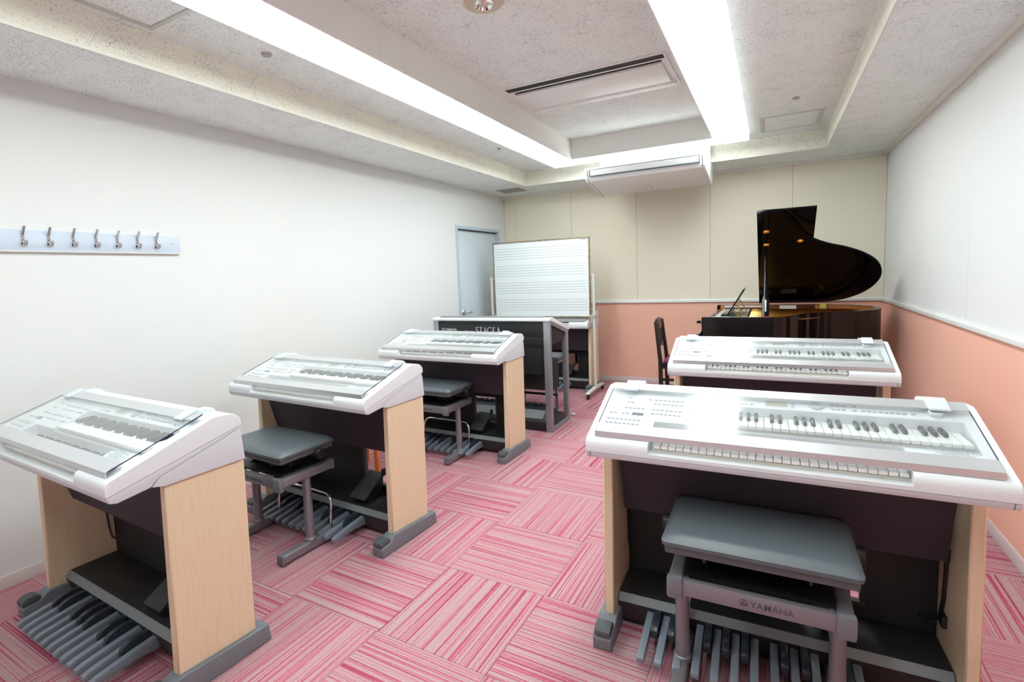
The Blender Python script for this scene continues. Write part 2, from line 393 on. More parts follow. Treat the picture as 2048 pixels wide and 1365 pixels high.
# ------------------------------------------------------------------ room: floor
floor = struct(MB().box(XL, XR, YF, YB, -0.06, -0.007).build('floor', 'slab'))
TX, TY, TH = -1.3686, 1.4485, -0.0238
def clip(poly, ax, lim, keep_less):
    out = []
    for i in range(len(poly)):
        a, b = poly[i], poly[(i+1) % len(poly)]
        ia = (a[ax] <= lim) if keep_less else (a[ax] >= lim); ib = (b[ax] <= lim) if keep_less else (b[ax] >= lim)
        if ia: out.append(a)
        if ia != ib:
            t = (lim-a[ax])/(b[ax]-a[ax]); out.append((a[0]+t*(b[0]-a[0]), a[1]+t*(b[1]-a[1])))
    return out
tile_mesh = MB().box(-0.2495, 0.2495, -0.2495, 0.2495, -0.007, 0).mesh('carpet_tile', 'carpet', bevel=0.0012, seg=1)
ct, st = math.cos(TH), math.sin(TH)
for i in range(-5, 7):
    for j in range(-7, 12):
        cx = TX + ct*(.5*i+.25) - st*(.5*j+.25); cy = TY + st*(.5*i+.25) + ct*(.5*j+.25)
        rz = TH + (math.pi/2 if (i+j) % 2 else 0)
        corners = [(cx + ct*a - st*b, cy + st*a + ct*b) for a, b in ((-.2495,-.2495),(.2495,-.2495),(.2495,.2495),(-.2495,.2495))]
        poly = clip(clip(clip(clip(corners, 0, XL+.001, False), 0, XR-.001, True), 1, YF+.001, False), 1, YB-.001, True)
        if len(poly) < 3: continue
        if all(abs(a[0]-b[0])+abs(a[1]-b[1]) < 1e-9 for a, b in zip(poly, corners)) and len(poly) == 4: me = tile_mesh
        else:
            w = max(p[0] for p in poly)-min(p[0] for p in poly); l = max(p[1] for p in poly)-min(p[1] for p in poly)
            if w < .004 or l < .004: continue
            c2, s2 = math.cos(-rz), math.sin(-rz)
            me = MB().prism([(c2*(p[0]-cx)-s2*(p[1]-cy), s2*(p[0]-cx)+c2*(p[1]-cy)) for p in poly], -0.007, 0, 'z').mesh('carpet_tile', 'carpet', smooth=False)
        link('carpet_tile', me, floor, (cx, cy, random.uniform(-.0004, .0)), (0, 0, rz))

# ------------------------------------------------------------------ walls
DY0, DY1, DZ1 = 5.074, 6.165, 1.987       # door on the left wall
m = MB()
m.box(XL-.12, XL, YF, DY0, 0, 2.9).box(XL-.12, XL, DY1, YB, 0, 2.9).box(XL-.12, XL, DY0, DY1, DZ1, 2.9)
wl = struct(m.build('wall_left', 'wall_white', smooth=False))
wb = struct(MB().box(XL-.12, XR+.12, YB+.008, YB+.12, 0, 2.9).build('wall_back', 'slab', smooth=False))
box('lower_panel', 'wall_pink', wb, XL, XR, YB, YB+.008, 0, RAIL0+.01, smooth=False)
xs = [XL, -3.039, -2.25, -1.43, -0.614, 0.186, XR]
for a, b in zip(xs[:-1], xs[1:]):
    box('wall_panel', 'wall_cream', wb, a+.0012, b-.0012, YB, YB+.008, RAIL0+.01, 2.9, bevel=.001, seg=1)
wr = struct(MB().box(XR+.008, XR+.12, YF, YB+.008, 0, 2.9).build('wall_right', 'slab', smooth=False))
box('lower_panel', 'wall_pink', wr, XR, XR+.008, YF, YB, 0, RAIL0+.01, smooth=False)
ys = [YB, 5.66, 4.77, 3.87, 2.97, 2.07, 1.17, .27, -.63, YF]
for a, b in zip(ys[1:], ys[:-1]):
    box('wall_panel', 'wall_offwhite', wr, XR, XR+.008, a+.0012, b-.0012, RAIL0+.01, 2.9, bevel=.001, seg=1)
struct(MB().box(XL-.12, XR+.12, YF-.12, YF, 0, 2.9).build('wall_front', 'wall_white', smooth=False))
# baseboards
for nm, a in (('baseboard_left', [(XL, XL+.008, YF, DY0-.02), (XL, XL+.008, DY1+.02, YB)]), ('baseboard_back', [(XL+.008, XR-.008, YB-.008, YB)]), ('baseboard_right', [(XR-.008, XR, YF, YB)])):
    mb = MB()
    for q in a: mb.box(*q, 0, ZBASE)
    struct(mb.build(nm, 'baseboard', bevel=.002))
# dado rail and ceiling mouldings
struct(MB().prism([(YB, RAIL0), (YB-.022, RAIL0), (YB-.022, RAIL0+.026), (YB-.012, RAIL0+.029), (YB-.012, RAIL1), (YB, RAIL1)], XL, XR, 'x').build('trim_1', 'rail_white', bevel=.002))
struct(MB().prism([(XR, RAIL0), (XR-.022, RAIL0), (XR-.022, RAIL0+.026), (XR-.012, RAIL0+.029), (XR-.012, RAIL1), (XR, RAIL1)], YF, YB-.022, 'y').build('trim_2', 'rail_white', bevel=.002))
struct(MB().prism([(YB, ZMOLD), (YB-.02, ZMOLD), (YB-.03, ZLOW), (YB, ZLOW)], XL, XR, 'x').build('trim_3', 'molding', bevel=.002))
struct(MB().prism([(XR, ZMOLD), (XR-.02, ZMOLD), (XR-.03, ZLOW), (XR, ZLOW)], YF, YB-.03, 'y').build('trim_4', 'molding', bevel=.002))

# ------------------------------------------------------------------ ceiling: low perimeter band, middle board, raised coffer
SX0, SX1, SY1, SY0 = -2.5925, .4357, 5.7321, -.59
LX0, LX1, LY1 = -2.098, -.192, 5.43     # light trough outer
IX0, IX1, IY1 = -1.797, -.483, 5.12     # light trough inner = coffer
LY0 = -.25
ceil = struct(MB().box(IX0, IX1, LY0, IY1, ZTOP, ZTOP+.05).build('ceiling', 'ceiling_board', smooth=False))
m = MB().box(SX0, LX0, SY0, SY1, ZMID, ZMID+.05).box(LX1, SX1, SY0, SY1, ZMID, ZMID+.05).box(LX0, LX1, LY1, SY1, ZMID, ZMID+.05).box(LX0, LX1, SY0, LY0, ZMID, ZMID+.05)
m.build('middle_board', 'ceiling_board', ceil, smooth=False)
m = MB().box(XL, SX0, YF, YB, ZLOW, ZLOW+.012).box(SX1, XR, YF, YB, ZLOW, ZLOW+.012).box(SX0, SX1, SY1, YB, ZLOW, ZLOW+.012).box(SX0, SX1, YF, SY0, ZLOW, ZLOW+.012)
m.build('soffit_board', 'ceiling_board', ceil, smooth=False)
for q in ((SX0-.012, SX0, SY0-.012, SY1+.012), (SX1, SX1+.012, SY0-.012, SY1+.012), (SX0, SX1, SY1, SY1+.012), (SX0, SX1, SY0-.012, SY0)):
    box('soffit_face', 'soffit_board', ceil, *q, ZLOW+.0125, ZMID+.03, smooth=False)
for q in ((SX0-.006, SX0+.003, SY0, SY1), (SX1-.003, SX1+.006, SY0, SY1), (SX0, SX1, SY1-.003, SY1+.006)):
    box('corner_bead', 'molding', ceil, *q, ZLOW-.003, ZLOW+.016, bevel=.0015)
# coffer inner walls, in long panels
for q in ((IX0-.012, IX0, LY0, 2.2), (IX0-.012, IX0, 2.202, IY1-.33), (IX0-.012, IX0, IY1-.328, IY1), (IX1, IX1+.012, LY0, 2.2), (IX1, IX1+.012, 2.202, IY1), (IX0, IX1, IY1, IY1+.012), (IX0, IX1, LY0-.012, LY0)):
    box('coffer_panel', 'coffer_panel', ceil, *q, ZTR, ZTOP+.02, smooth=False)
# U-shaped fluorescent trough: three strips
def strip(x0, x1, y0, y1, label):
    e = empty('ceiling_light', ((x0+x1)/2, (y0+y1)/2, ZTR+.06)); o = e.location
    box('housing', 'rail_white', e, x0+.004, x1-.004, y0+.004, y1-.004, ZTR+.03, ZTR+.12, origin=o, smooth=False)
    box('diffuser', 'diffuser', e, x0+.008, x1-.008, y0+.008, y1-.008, ZTR+.004, ZTR+.012, origin=o, smooth=False)
    tag(e, label, 'ceiling light', 'strips of the U-shaped ceiling light'); return e, o
e, o = strip(LX0+.006, IX0-.014, LY0, LY1-.006, 'long bright fluorescent strip on the side of the coat hooks and white wall')
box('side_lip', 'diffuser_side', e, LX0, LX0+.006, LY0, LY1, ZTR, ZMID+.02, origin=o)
e, o = strip(IX1+.014, LX1-.006, LY0, LY1-.006, 'long bright fluorescent strip on the side of the pink and white wall')
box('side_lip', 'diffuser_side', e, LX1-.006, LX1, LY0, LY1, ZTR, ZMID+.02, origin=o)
e, o = strip(IX0-.014, IX1+.014, IY1+.012, LY1-.006, 'short bright fluorescent cross strip above the wall-side air conditioner')
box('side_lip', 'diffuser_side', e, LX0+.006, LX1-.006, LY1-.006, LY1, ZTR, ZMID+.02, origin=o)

# ------------------------------------------------------------------ ceiling fittings
def hatch(x0, x1, y0, y1, label):
    e = empty('ceiling_hatch', ((x0+x1)/2, (y0+y1)/2, ZMID)); o = e.location
    for q in ((x0, x1, y0, y0+.022), (x0, x1, y1-.022, y1), (x0, x0+.03, y0+.022, y1-.022), (x1-.03, x1, y0+.022, y1-.022)):
        box('frame_bar', 'hatch_alu', e, *q, ZMID-.006, ZMID, origin=o, bevel=.001)
    box('hatch_board', 'ceiling_board', e, x0+.033, x1-.033, y0+.025, y1-.025, ZMID-.003, ZMID, origin=o, smooth=False)
    tag(e, label, 'access hatch', 'ceiling access hatches')
hatch(-.10, .36, 4.97, 5.48, 'framed square ceiling hatch above the grand piano')
hatch(-2.54, -2.08-.03, 1.02, 1.476, 'framed ceiling hatch at the top edge above the coat hooks')
def disc(x, y, z, r, label, kind='sprinkler'):
    e = empty('ceiling_sensor', (x, y, z))
    MB().lathe([(0, -.002), (r*.6, -.004), (r, -.004), (r*1.02, 0)], (0, 0, 0), n=28).build('ring', 'ac_white', e)
    MB().lathe([(0, -.016), (r*.38, -.016), (r*.46, -.012), (r*.5, -.003)], (0, 0, 0), n=24).build('core', 'grille_grey', e)
    tag(e, label, 'sprinkler', 'small round ceiling sprinklers')
disc(.145, 4.509, ZMID, .05, 'small round ceiling sprinkler beside the hatch above the piano')
disc(-2.329, 1.93, ZMID, .055, 'round ceiling sprinkler beside the long light strip above the coat hook wall')
disc(-2.295, 4.486, ZMID, .04, 'tiny round ceiling sprinkler near the far corner of the light strip')
e = empty('ceiling_speaker', (-1.245, 2.33, ZTOP))
MB().lathe([(.05, -.008), (.095, -.007), (.1, 0)], (0, 0, 0), n=40).build('ring', 'beige_ring', e)
MB().lathe([(0, .02), (.02, .0), (.04, -.02), (.048, -.012), (.05, -.006)], (0, 0, 0), n=32).build('reflector', 'chrome', e)
tag(e, 'round beige recessed downlight with chrome centre at the top edge of the picture', 'downlight')
# exhaust grille on the low band, back left corner
e = empty('vent_grille', (-2.85, 5.87, ZLOW)); o = e.location
for q in ((-3.0, -2.7, 5.735, 5.747), (-3.0, -2.7, 5.99, 6.002), (-3.0, -2.988, 5.747, 5.99), (-2.712, -2.7, 5.747, 5.99)):
    box('frame_bar', 'grille_grey', e, *q, ZLOW-.008, ZLOW, origin=o)
box('backing', 'slot_black', e, -2.988, -2.712, 5.747, 5.99, ZLOW-.002, ZLOW, origin=o)
for k in range(15):
    y = 5.752 + k*.016
    box('slat', 'grille_grey', e, -2.988, -2.712, y, y+.008, ZLOW-.007, ZLOW-.002, origin=o)
tag(e, 'small grey slatted vent in the ceiling corner above the door', 'vent')
# duct unit in the coffer
e = empty('ceiling_cassette', (-1.15, 3.75, ZTOP)); o = e.location
box('surround', 'ac_white', e, -1.715, -.59, 3.43, 4.06, ZTOP-.006, ZTOP, origin=o, bevel=.002)
box('air_slot', 'slot_black', e, -1.70, -.604, 3.452, 3.515, ZTOP-.0075, ZTOP-.0055, origin=o)
box('air_slot', 'slot_black', e, -1.67, -.63, 3.54, 3.562, ZTOP-.0075, ZTOP-.0055, origin=o)
MB().box(-1.67, -.63, 3.562, 3.93, ZTOP-.022, ZTOP-.006).build('front_panel', 'ac_white', e, origin=o, bevel=.005)
MB().prism([(3.95, ZTOP-.006), (3.965, ZTOP-.026), (4.035, ZTOP-.022), (4.05, ZTOP-.006)], -1.70, -.604, 'x').build('flap', 'ac_white', e, origin=o, bevel=.003)
tag(e, 'white ceiling cassette air conditioner with two black slots in the coffer', 'air conditioner')
# suspended air conditioner by the back wall
e = empty('air_conditioner', (-1.105, 5.45, 2.2)); o = e.location
prof = [(5.155, 2.425), (5.15, 2.41), (5.16, 2.37), (5.172, 2.325), (5.20, 2.30), (5.72, 2.215), (5.80, 2.235), (5.83, 2.28), (5.84, 2.428)]
b = MB().prism(prof, -1.645, -.565, 'x').build('body', 'ac_white', e, origin=o, bevel=.006)
for s, (x0, x1) in ((-1, (-1.672, -1.647)), (1, (-.563, -.538))):
    pr = [(5.150, 2.428), (5.142, 2.41), (5.152, 2.365), (5.166, 2.318), (5.20, 2.292), (5.72, 2.206), (5.805, 2.228), (5.836, 2.28), (5.845, 2.431)]
    MB().prism(pr, x0, x1, 'x').build('end_cap', 'ac_white', e, origin=o, bevel=.008, seg=3)
box('louver_gap', 'ac_dark', e, -1.625, -.585, 5.142, 5.16, 2.335, 2.408, origin=o)
MB().prism([(5.135, 2.40), (5.148, 2.402), (5.160, 2.332), (5.152, 2.330), (5.138, 2.355)], -1.612, -.592, 'x').build('louver', 'ac_white', e, origin=o, bevel=.002)
MB().prism([(5.45, 2.262), (5.45, 2.2582), (5.72, 2.2140), (5.72, 2.2180)], -1.106, -1.103, 'x').build('intake_seam', 'grille_grey', e, origin=o)
box('hanger', 'molding', e, -.60, -.545, 5.66, 5.70, 2.428, ZMID+.001, origin=o)
box('hanger', 'molding', e, -1.665, -1.61, 5.66, 5.70, 2.428, ZMID+.001, origin=o)
tag(e, 'white ceiling-hung air conditioner with open louver in front of the back wall', 'air conditioner')

# ------------------------------------------------------------------ door on the left wall
d = struct(empty('door_1', (XL, (DY0+DY1)/2, 0))); o = d.location
for q in ((XL-.12, XL+.008, DY0, DY0+.045, 0, DZ1), (XL-.12, XL+.008, DY1-.045, DY1, 0, DZ1), (XL-.12, XL+.008, DY0+.045, DY1-.045, DZ1-.04, DZ1)):
    box('door_frame', 'door_frame', d, *q, origin=o, bevel=.003)
box('door_leaf', 'door_grey', d, XL-.075, XL-.035, DY0+.047, DY1-.047, .006, DZ1-.042, origin=o, bevel=.002)
h = MB().lathe([(.036, 0), (.036, .006), (.03, .012), (.014, .014), (.012, .05)], (XL-.035, 5.225, .965), 'x', 24).build('door_handle', 'chrome', d, origin=o)
MB().tube([(XL+.012, 5.225, .965), (XL+.02, 5.24, .965), (XL+.02, 5.29, .962), (XL+.018, 5.34, .955)], [.012, .013, .013, .010], 10).build('lever', 'chrome', h, origin=o)
box('closer_slot', 'slot_black', d, XL-.033, XL-.005, DY0+.047, DY1-.05, DZ1-.049, DZ1-.042, origin=o)

# ------------------------------------------------------------------ coat hook rail
e = empty('coat_hook_rail', (XL, 1.3, 1.66)); o = e.location
box('board', 'hook_board', e, XL, XL+.018, .62, 1.888, 1.606, 1.709, origin=o, bevel=.002)
box('lower_edge', 'molding', e, XL, XL+.0185, .62, 1.888, 1.602, 1.606, origin=o)
hm = MB().prism([(0, -.008), (.004, -.008), (.004, .022), (.032, .062), (.029, .065), (.001, .028), (0, .024)], -.006, .006, 'y')
hm.prism([(0, -.008), (.004, -.008), (.006, -.018), (.022, -.024), (.03, -.018), (.032, -.002), (.028, -.002), (.025, -.014), (.018, -.018), (.004, -.03), (0, -.03)], -.0075, .0075, 'y')
hmesh = hm.mesh('hook', 'hook_metal', bevel=.0012)
smesh = MB().lathe([(.0033, 0), (.0033, .001), (.002, .002), (0, .002)], (0, 0, 0), 'x', 10).mesh('screw', 'rust')
for k in range(7):
    hk = link('hook', hmesh, e, (.018, 1.133+.1028*k-o[1], .0))
    for z in (.002, .016): link('screw', smesh, hk, (.004, 0, z))
link('screw', smesh, e, (.018, 1.838-o[1], .003))
tag(e, 'pale blue-grey wall board with a row of seven metal coat hooks', 'coat rack')
#==ORGAN==
# ------------------------------------------------------------------ electronic organ (u = x, v = y, w = z; origin below the rear edge)
W2 = .5595
SL = .3375; ANG = math.atan(SL)
def top(v): return .8225 + SL*(v+.428)
def make_organ():
    r = empty('electronic_organ', (0, 0, 0))
    # feet
    for s in (-1, 1):
        def U(a, b): return (s*a, s*b) if s > 0 else (-b, -a)
        u0, u1 = U(.498, .567)
        f = MB().prism([(-.39, 0), (-.392, .044), (-.383, .052), (-.335, .055), (-.305, .080), (-.292, .084), (.042, .066), (.05, .0)], u0, u1, 'x').build('foot', 'foot_grey', r, bevel=.008, seg=3)
        u0, u1 = U(.503, .562)
        MB().prism([(-.393, .055), (-.392, .074), (-.372, .087), (-.345, .088), (-.327, .078), (-.325, .062), (-.338, .056)], u0, u1, 'x').build('foot_pad', 'pad_grey', f, bevel=.005, seg=2)
        u0, u1 = U(.511, .547)
        MB().prism([(-.29, .07), (.0, .066), (.012, .746), (-.272, .746)], u0, u1, 'x').build('side_panel', 'maple', r, bevel=.0045, seg=1)
        u0, u1 = U(.489, .556)
        MB().prism([(-.314, .757), (-.288, .785), (-.010, .867), (.004, .862), (.0125, .747), (-.272, .747)], u0, u1, 'x').build('side_bracket', 'pale_plastic', r, bevel=.005, seg=2)
        u0, u1 = U(.546, W2)
        MB().prism([(-.443, .7725), (.000, .8775), (-.005, .868), (-.29, .785), (-.32, .760), (-.415, .747), (-.436, .753)], u0, u1, 'x').build('end_cap', 'pale_plastic', r, bevel=.006, seg=2)
        # cable hugging the side panel
        if s < 0:
            MB().tube([(-.506, -.06, .50), (-.507, -.055, .44), (-.506, -.05, .34), (-.507, -.045, .26), (-.50, -.04, .21), (-.49, -.03, .20)], .004, 6).build('cable', 'black_plastic', r)
        else:
            MB().tube([(.503, -.12, .47), (.505, -.11, .40), (.505, -.10, .30), (.503, -.075, .22), (.48, -.04, .19), (.46, -.03, .19)], .006, 6).build('cable', 'black_plastic', r)
            for wz in (.46, .235): box('cable_clip', 'black_plastic', r, .497, .511, -.125, -.085, wz-.02, wz+.02, bevel=.003)
    # lower case
    MB().prism([(-.443, .7725), (.000, .8775), (-.005, .868), (-.29, .785), (-.32, .760), (-.415, .747), (-.436, .753)], -.545, .545, 'x').build('lower_case', 'pale_plastic', r, bevel=.004, seg=2)
    # upper case with the two keyboard wells cut out
    prof = [(-.443, .774), (-.444, .796), (-.4415, .809), (-.436, .818), (-.428, .8225), (-.112, top(-.112)), (-.09, .9345), (-.03, .930), (-.012, .922), (.002, .908), (.006, .893), (.005, .8815), (.001, .8795)]
    uc = MB().prism(prof, -W2, W2, 'x').build('upper_case', 'white_plastic', r, bevel=.010, seg=3, angle=60,
        bevel_filter=lambda e: abs(e.verts[0].co.x-e.verts[1].co.x) < 1e-5 and not any(abs(v.co.y+.443) < 2e-4 or abs(v.co.y-.001) < 2e-4 for v in e.verts))
    boolean(uc, [MB().box(-.350, .343, -.50, -.312, .786, 1.2), MB().box(-.180, .512, -.330, -.184, .852, 1.2),
                 MB().prism([(-.363, top(-.363)+.03), (-.363, top(-.363)-.008), (-.313, top(-.313)-.012), (-.313, top(-.313)+.03)], -.348, -.222, 'x') if False else MB().box(-.347, -.222, -.358, -.312, .838, 1.2)])
    # keyboards
    def keyboard(nm, ul, vf, vr, wt, kb_v, whites=29):
        kb = MB().box(ul-.004, ul+.0233*whites+.004, vf+.006, vr+.006, wt-.026, wt-.015).build(nm, 'key_bed', r)
        wm = MB().box(-.01085, .01085, 0, vr-vf, -.012, 0).mesh('white_key', 'key_white', bevel=.0012, seg=1)
        bl = vr-kb_v
        bmsh = MB().add([(-.0064, 0, -.004), (.0064, 0, -.004), (.0064, bl, -.004), (-.0064, bl, -.004), (-.0048, .006, .012), (.0048, .006, .012), (.0052, bl, .013), (-.0052, bl, .013)],
                        [(0,3,2,1),(4,5,6,7),(0,1,5,4),(1,2,6,5),(2,3,7,6),(3,0,4,7)]).mesh('black_key', 'key_black', bevel=.0014, seg=1)
        for k in range(whites):
            link('white_key', wm, kb, (ul+.0233*(k+.5), vf, wt))
            if k < whites-1 and k % 7 in (0, 1, 3, 4, 5): link('black_key', bmsh, kb, (ul+.0233*(k+1), kb_v, wt))
    keyboard('lower_keyboard', -.336, -.418, -.313, .812, -.378)
    keyboard('upper_keyboard', -.173, -.306, -.185, .874, -.252)
    # control panel: printed plates, buttons, display, dial
    cp = MB().box(-.528, -.186, -.003, .19, 0, .0012).mesh('control_panel', 'panel_plastic', bevel=.0005, seg=1)
    def on(v, off=0.0): return (0, v, top(v)+off)
    # plate as L shape so the keyboards stay open
    pm = MB()
    def quad(u0, u1, v0, v1, t=.0012): pm.add([(u0, v0, top(v0)), (u1, v0, top(v0)), (u1, v1, top(v1)), (u0, v1, top(v1)), (u0, v0, top(v0)+t), (u1, v0, top(v0)+t), (u1, v1, top(v1)+t), (u0, v1, top(v1)+t)], [(0,3,2,1),(4,5,6,7),(0,1,5,4),(1,2,6,5),(2,3,7,6),(3,0,4,7)])
    quad(-.530, -.3485, -.362, -.312); quad(-.530, -.184, -.310, -.1835); quad(-.530, .505, -.182, -.128)
    cpo = pm.build('control_panel', 'panel_plastic', r, smooth=False)
    bpy.data.meshes.remove(cp)
    bm_ = MB().box(-.0055, .0055, -.0032, .0032, 0, .0035).mesh('button', 'button_grey', bevel=.0009, seg=1)
    def btn(u, v): link('button', bm_, cpo, (u, v, top(v)+.001), (ANG, 0, 0))
    def row(u0, u1, n, v):
        for k in range(n): btn(u0+(u1-u0)*k/max(1, n-1), v)
    row(-.46, -.46, 1, -.182); row(-.46, -.445, 2, -.21); row(-.461, -.401, 5, -.246); row(-.508, -.493, 2, -.281); row(-.465, -.450, 2, -.281)
    row(-.509, -.403, 8, -.3175); row(-.510, -.403, 8, -.3415); row(-.385, -.385, 1, -.185)
    for v in (-.185, -.2095, -.246, -.2705): row(-.363, -.273, 7, v); row(-.236, -.196, 4, v)
    row(-.093, -.048, 4, -.169); row(.19, .219, 3, -.1415); row(.19, .219, 3, -.165); row(.249, .249, 1, -.14); row(.248, .248, 1, -.165); row(.271, .375, 8, -.1635); row(.397, .397, 1, -.162)
    row(.076, .076, 1, -.150); row(.076, .076, 1, -.165)
    # printed captions (fine flat print)
    pr = MB()
    for (u0, u1, v) in ((-.363, -.32, -.176), (-.305, -.268, -.176), (-.366, -.328, -.235), (-.315, -.265, -.235), (-.51, -.40, -.306), (-.47, -.40, -.237), (-.24, -.19, -.235), (.10, .12, -.14)):
        pr.add([(u0, v-.0008, top(v-.0008)+.0016), (u1, v-.0008, top(v-.0008)+.0016), (u1, v+.0008, top(v+.0008)+.0016), (u0, v+.0008, top(v+.0008)+.0016)], [(0, 1, 2, 3)])
    pr.build('print', 'print_grey', cpo, smooth=False)
    link('lcd_screen', MB().box(-.032, .032, -.0145, .0145, 0, .002).mesh('lcd_screen', 'lcd', bevel=.0006, seg=1), cpo, (.0285, -.157, top(-.157)+.002), (ANG, 0, 0))
    link('lcd_bezel', MB().box(-.037, .052, -.0195, .0195, 0, .002).mesh('lcd_bezel', 'pale_plastic', bevel=.0006, seg=1), cpo, (.0285, -.157, top(-.157)+.0008), (ANG, 0, 0))
    link('segment_display', MB().box(-.02, .02, -.008, .008, 0, .002).mesh('segment_display', 'seg_display', bevel=.0006, seg=1), cpo, (-.4135, -.2795, top(-.2795)+.001), (ANG, 0, 0))
    link('data_dial', MB().lathe([(.0205, 0), (.0205, .004), (.018, .006), (0, .005)], (0, 0, 0), n=28).mesh('data_dial', 'button_grey'), cpo, (.145, -.1545, top(-.1545)+.001), (ANG, 0, 0))
    link('volume_knob', MB().lathe([(.0195, 0), (.0185, .012), (.016, .014), (0, .013)], (0, 0, 0), n=28).mesh('volume_knob', 'pale_plastic'), cpo, (.452, -.155, top(-.155)+.001), (ANG, 0, 0))
    # acrylic dust cover with aluminium rails and hinge clips
    def sh(v): return .842 + SL*(v+.42)
    def slab(u0, u1, v0, v1, d0, d1): return MB().add([(u0, v0, sh(v0)+d0), (u1, v0, sh(v0)+d0), (u1, v1, sh(v1)+d0), (u0, v1, sh(v1)+d0), (u0, v0, sh(v0)+d1), (u1, v0, sh(v0)+d1), (u1, v1, sh(v1)+d1), (u0, v1, sh(v1)+d1)], [(0,3,2,1),(4,5,6,7),(0,1,5,4),(1,2,6,5),(2,3,7,6),(3,0,4,7)])
    ac = slab(-.5295, .5295, -.422, -.116, 0, .003).build('acrylic_cover', 'acrylic', r, smooth=False)
    for s in (-1, 1):
        u0, u1 = (.5295, .5315) if s > 0 else (-.5315, -.5295)
        slab(u0, u1, -.418, -.117, 0, .003).build('sheet_edge', 'acrylic_edge', ac, smooth=False)
    fr = slab(-.53, .53, -.426, -.378, .0032, .0048)
    fr.box(-.53, .53, -.427, -.4245, .825, .8448)
    fr.box(-.53, .53, -.4245, -.405, .826, .8275)
    fr.build('cover_rail', 'alu', r, smooth=False)
    slab(-.53, .53, -.157, -.114, .0032, .0052).build('cover_rail', 'alu', r, smooth=False)
    # small caution sticker printed on the cover, right hand side
    stk = MB()
    for k in range(7):
        v = -.336-.0058*k; u0 = .405 + (.0 if k % 3 else .012); u1 = .505 - (.03 if k % 2 else .0) - (.02 if k == 6 else 0)
        u = u0
        while u < u1:
            w = random.uniform(.004, .011); q = slab(u, min(u+w, u1), v-.0011, v+.0011, .0031, .0034); stk.add(q.v, q.f); u += w+.0022
    stk.build('caution_print', 'staff_ink', ac, smooth=False)
    for s in (-1, 1):
        c = s*.46
        hg = MB().add([], [])
        q = slab(c-.026, c+.026, -.170, -.104, .005, .012); hg.add(q.v, q.f)
        hobj = hg.build('cover_hinge', 'clip_plastic', r, bevel=.004, seg=2)
        cc = c - s*.012
        MB().prism([(-.112, .930), (-.112, .948), (-.095, .9495)] + [(-.058+.028*math.cos(a), .9235+.026*math.sin(a)) for a in [math.radians(110)-math.radians(110)*k/12 for k in range(13)]] + [(-.03, .918)], cc-.022, cc+.022, 'x').build('hinge_disc', 'clip_plastic', hobj, bevel=.003, seg=2)
        MB().prism([(-.056+.020*math.cos(a), .9235+.020*math.sin(a)) for a in [math.pi*k/14 for k in range(15)]], cc-.0235, cc+.0235, 'x').build('hinge_cap', 'pale_plastic', hobj, bevel=.001, seg=1)
    # dark front panel hanging under the case
    MB().prism([(-.258, .752), (-.178, .462), (-.160, .466), (-.236, .752)], -.491, .491, 'x').build('front_panel', 'panel_purple', r, bevel=.003, seg=1)
    # back panel with a square opening
    b = MB().box(-.511, .096, -.022, -.006, .12, .76).box(.298, .511, -.022, -.006, .12, .76).box(.096, .298, -.022, -.006, .12, .19).box(.096, .298, -.022, -.006, .40, .76)
    bp_ = b.build('back_panel', 'panel_black', r, smooth=False)
    for q in ((.082, .312, .176, .192), (.082, .312, .398, .414), (.082, .098, .192, .398), (.296, .312, .192, .398)):
        box('opening_frame', 'platform_front', bp_, q[0], q[1], -.032, -.004, q[2], q[3], bevel=.002)
    me, wdt = stagea_mesh(.05, .002, 'logo_silver')
    link('lettering', me, bp_, (wdt/2, -.003, .66), (0, 0, math.pi))
    # pedal platform
    pf = MB().prism([(-.213, .132), (-.002, .132), (-.002, .0), (-.195, .0), (-.212, .03), (-.232, .108)], -.509, .509, 'x').build('platform', 'platform_black', r, bevel=.002, seg=1)
    MB().prism([(-.212, .1335), (-.2145, .1335), (-.2345, .1085), (-.2330, .1075)], -.507, .507, 'x').build('platform_trim', 'trim_grey', pf, smooth=False)
    MB().prism([(-.2135, .031), (-.2335, .1065), (-.2325, .1065), (-.2125, .031)], -.507, .507, 'x').build('platform_face', 'platform_front', pf, smooth=False)
    # pedal board: 12 long and 8 short pedals
    wm = MB().prism([(-.232, .040), (-.205, .040), (-.205, .088), (-.222, .090), (-.300, .082), (-.425, .062), (-.441, .055), (-.443, .042), (-.438, .034), (-.30, .046)], -.0125, .0125, 'x').mesh('long_pedal', 'pedal_grey', bevel=.0035, seg=2)
    bm2 = MB().prism([(-.205, .07), (-.205, .100), (-.225, .107), (-.26, .111), (-.295, .108), (-.320, .100), (-.333, .089), (-.336, .062)], -.0115, .0115, 'x').mesh('short_pedal', 'pedal_dark', bevel=.003, seg=2)
    for k in range(12):
        u = -.385+.0588*k
        link('long_pedal', wm, r, (u, 0, 0))
        if k in (0, 1, 3, 4, 5, 7, 8, 10): link('short_pedal', bm2, r, (u+.0294, 0, 0))
    # expression pedal on its bracket
    ep = MB().prism([(-.205, .170), (-.200, .160), (-.03, .258), (-.035, .270)], .140, .262, 'x').build('expression_pedal', 'expression', r, bevel=.003, seg=2)
    rib = MB()
    for k in range(9):
        t = k/8*.34; v = -.200+.17*t; w = .1725+.0985*t
        rib.box(.143, .259, v, v+.0035, w-.004, w+.0012)
    rib.build('ribs', 'pad_grey', ep, smooth=False)
    MB().prism([(-.15, .128), (-.03, .128), (-.025, .245), (-.06, .235), (-.13, .185)], .165, .240, 'x').build('pedal_bracket', 'platform_black', ep, bevel=.003, seg=1)
    box('toe_stop', 'expression', ep, .256, .272, -.06, -.03, .255, .30, bevel=.006)
    return r
organ = make_organ()
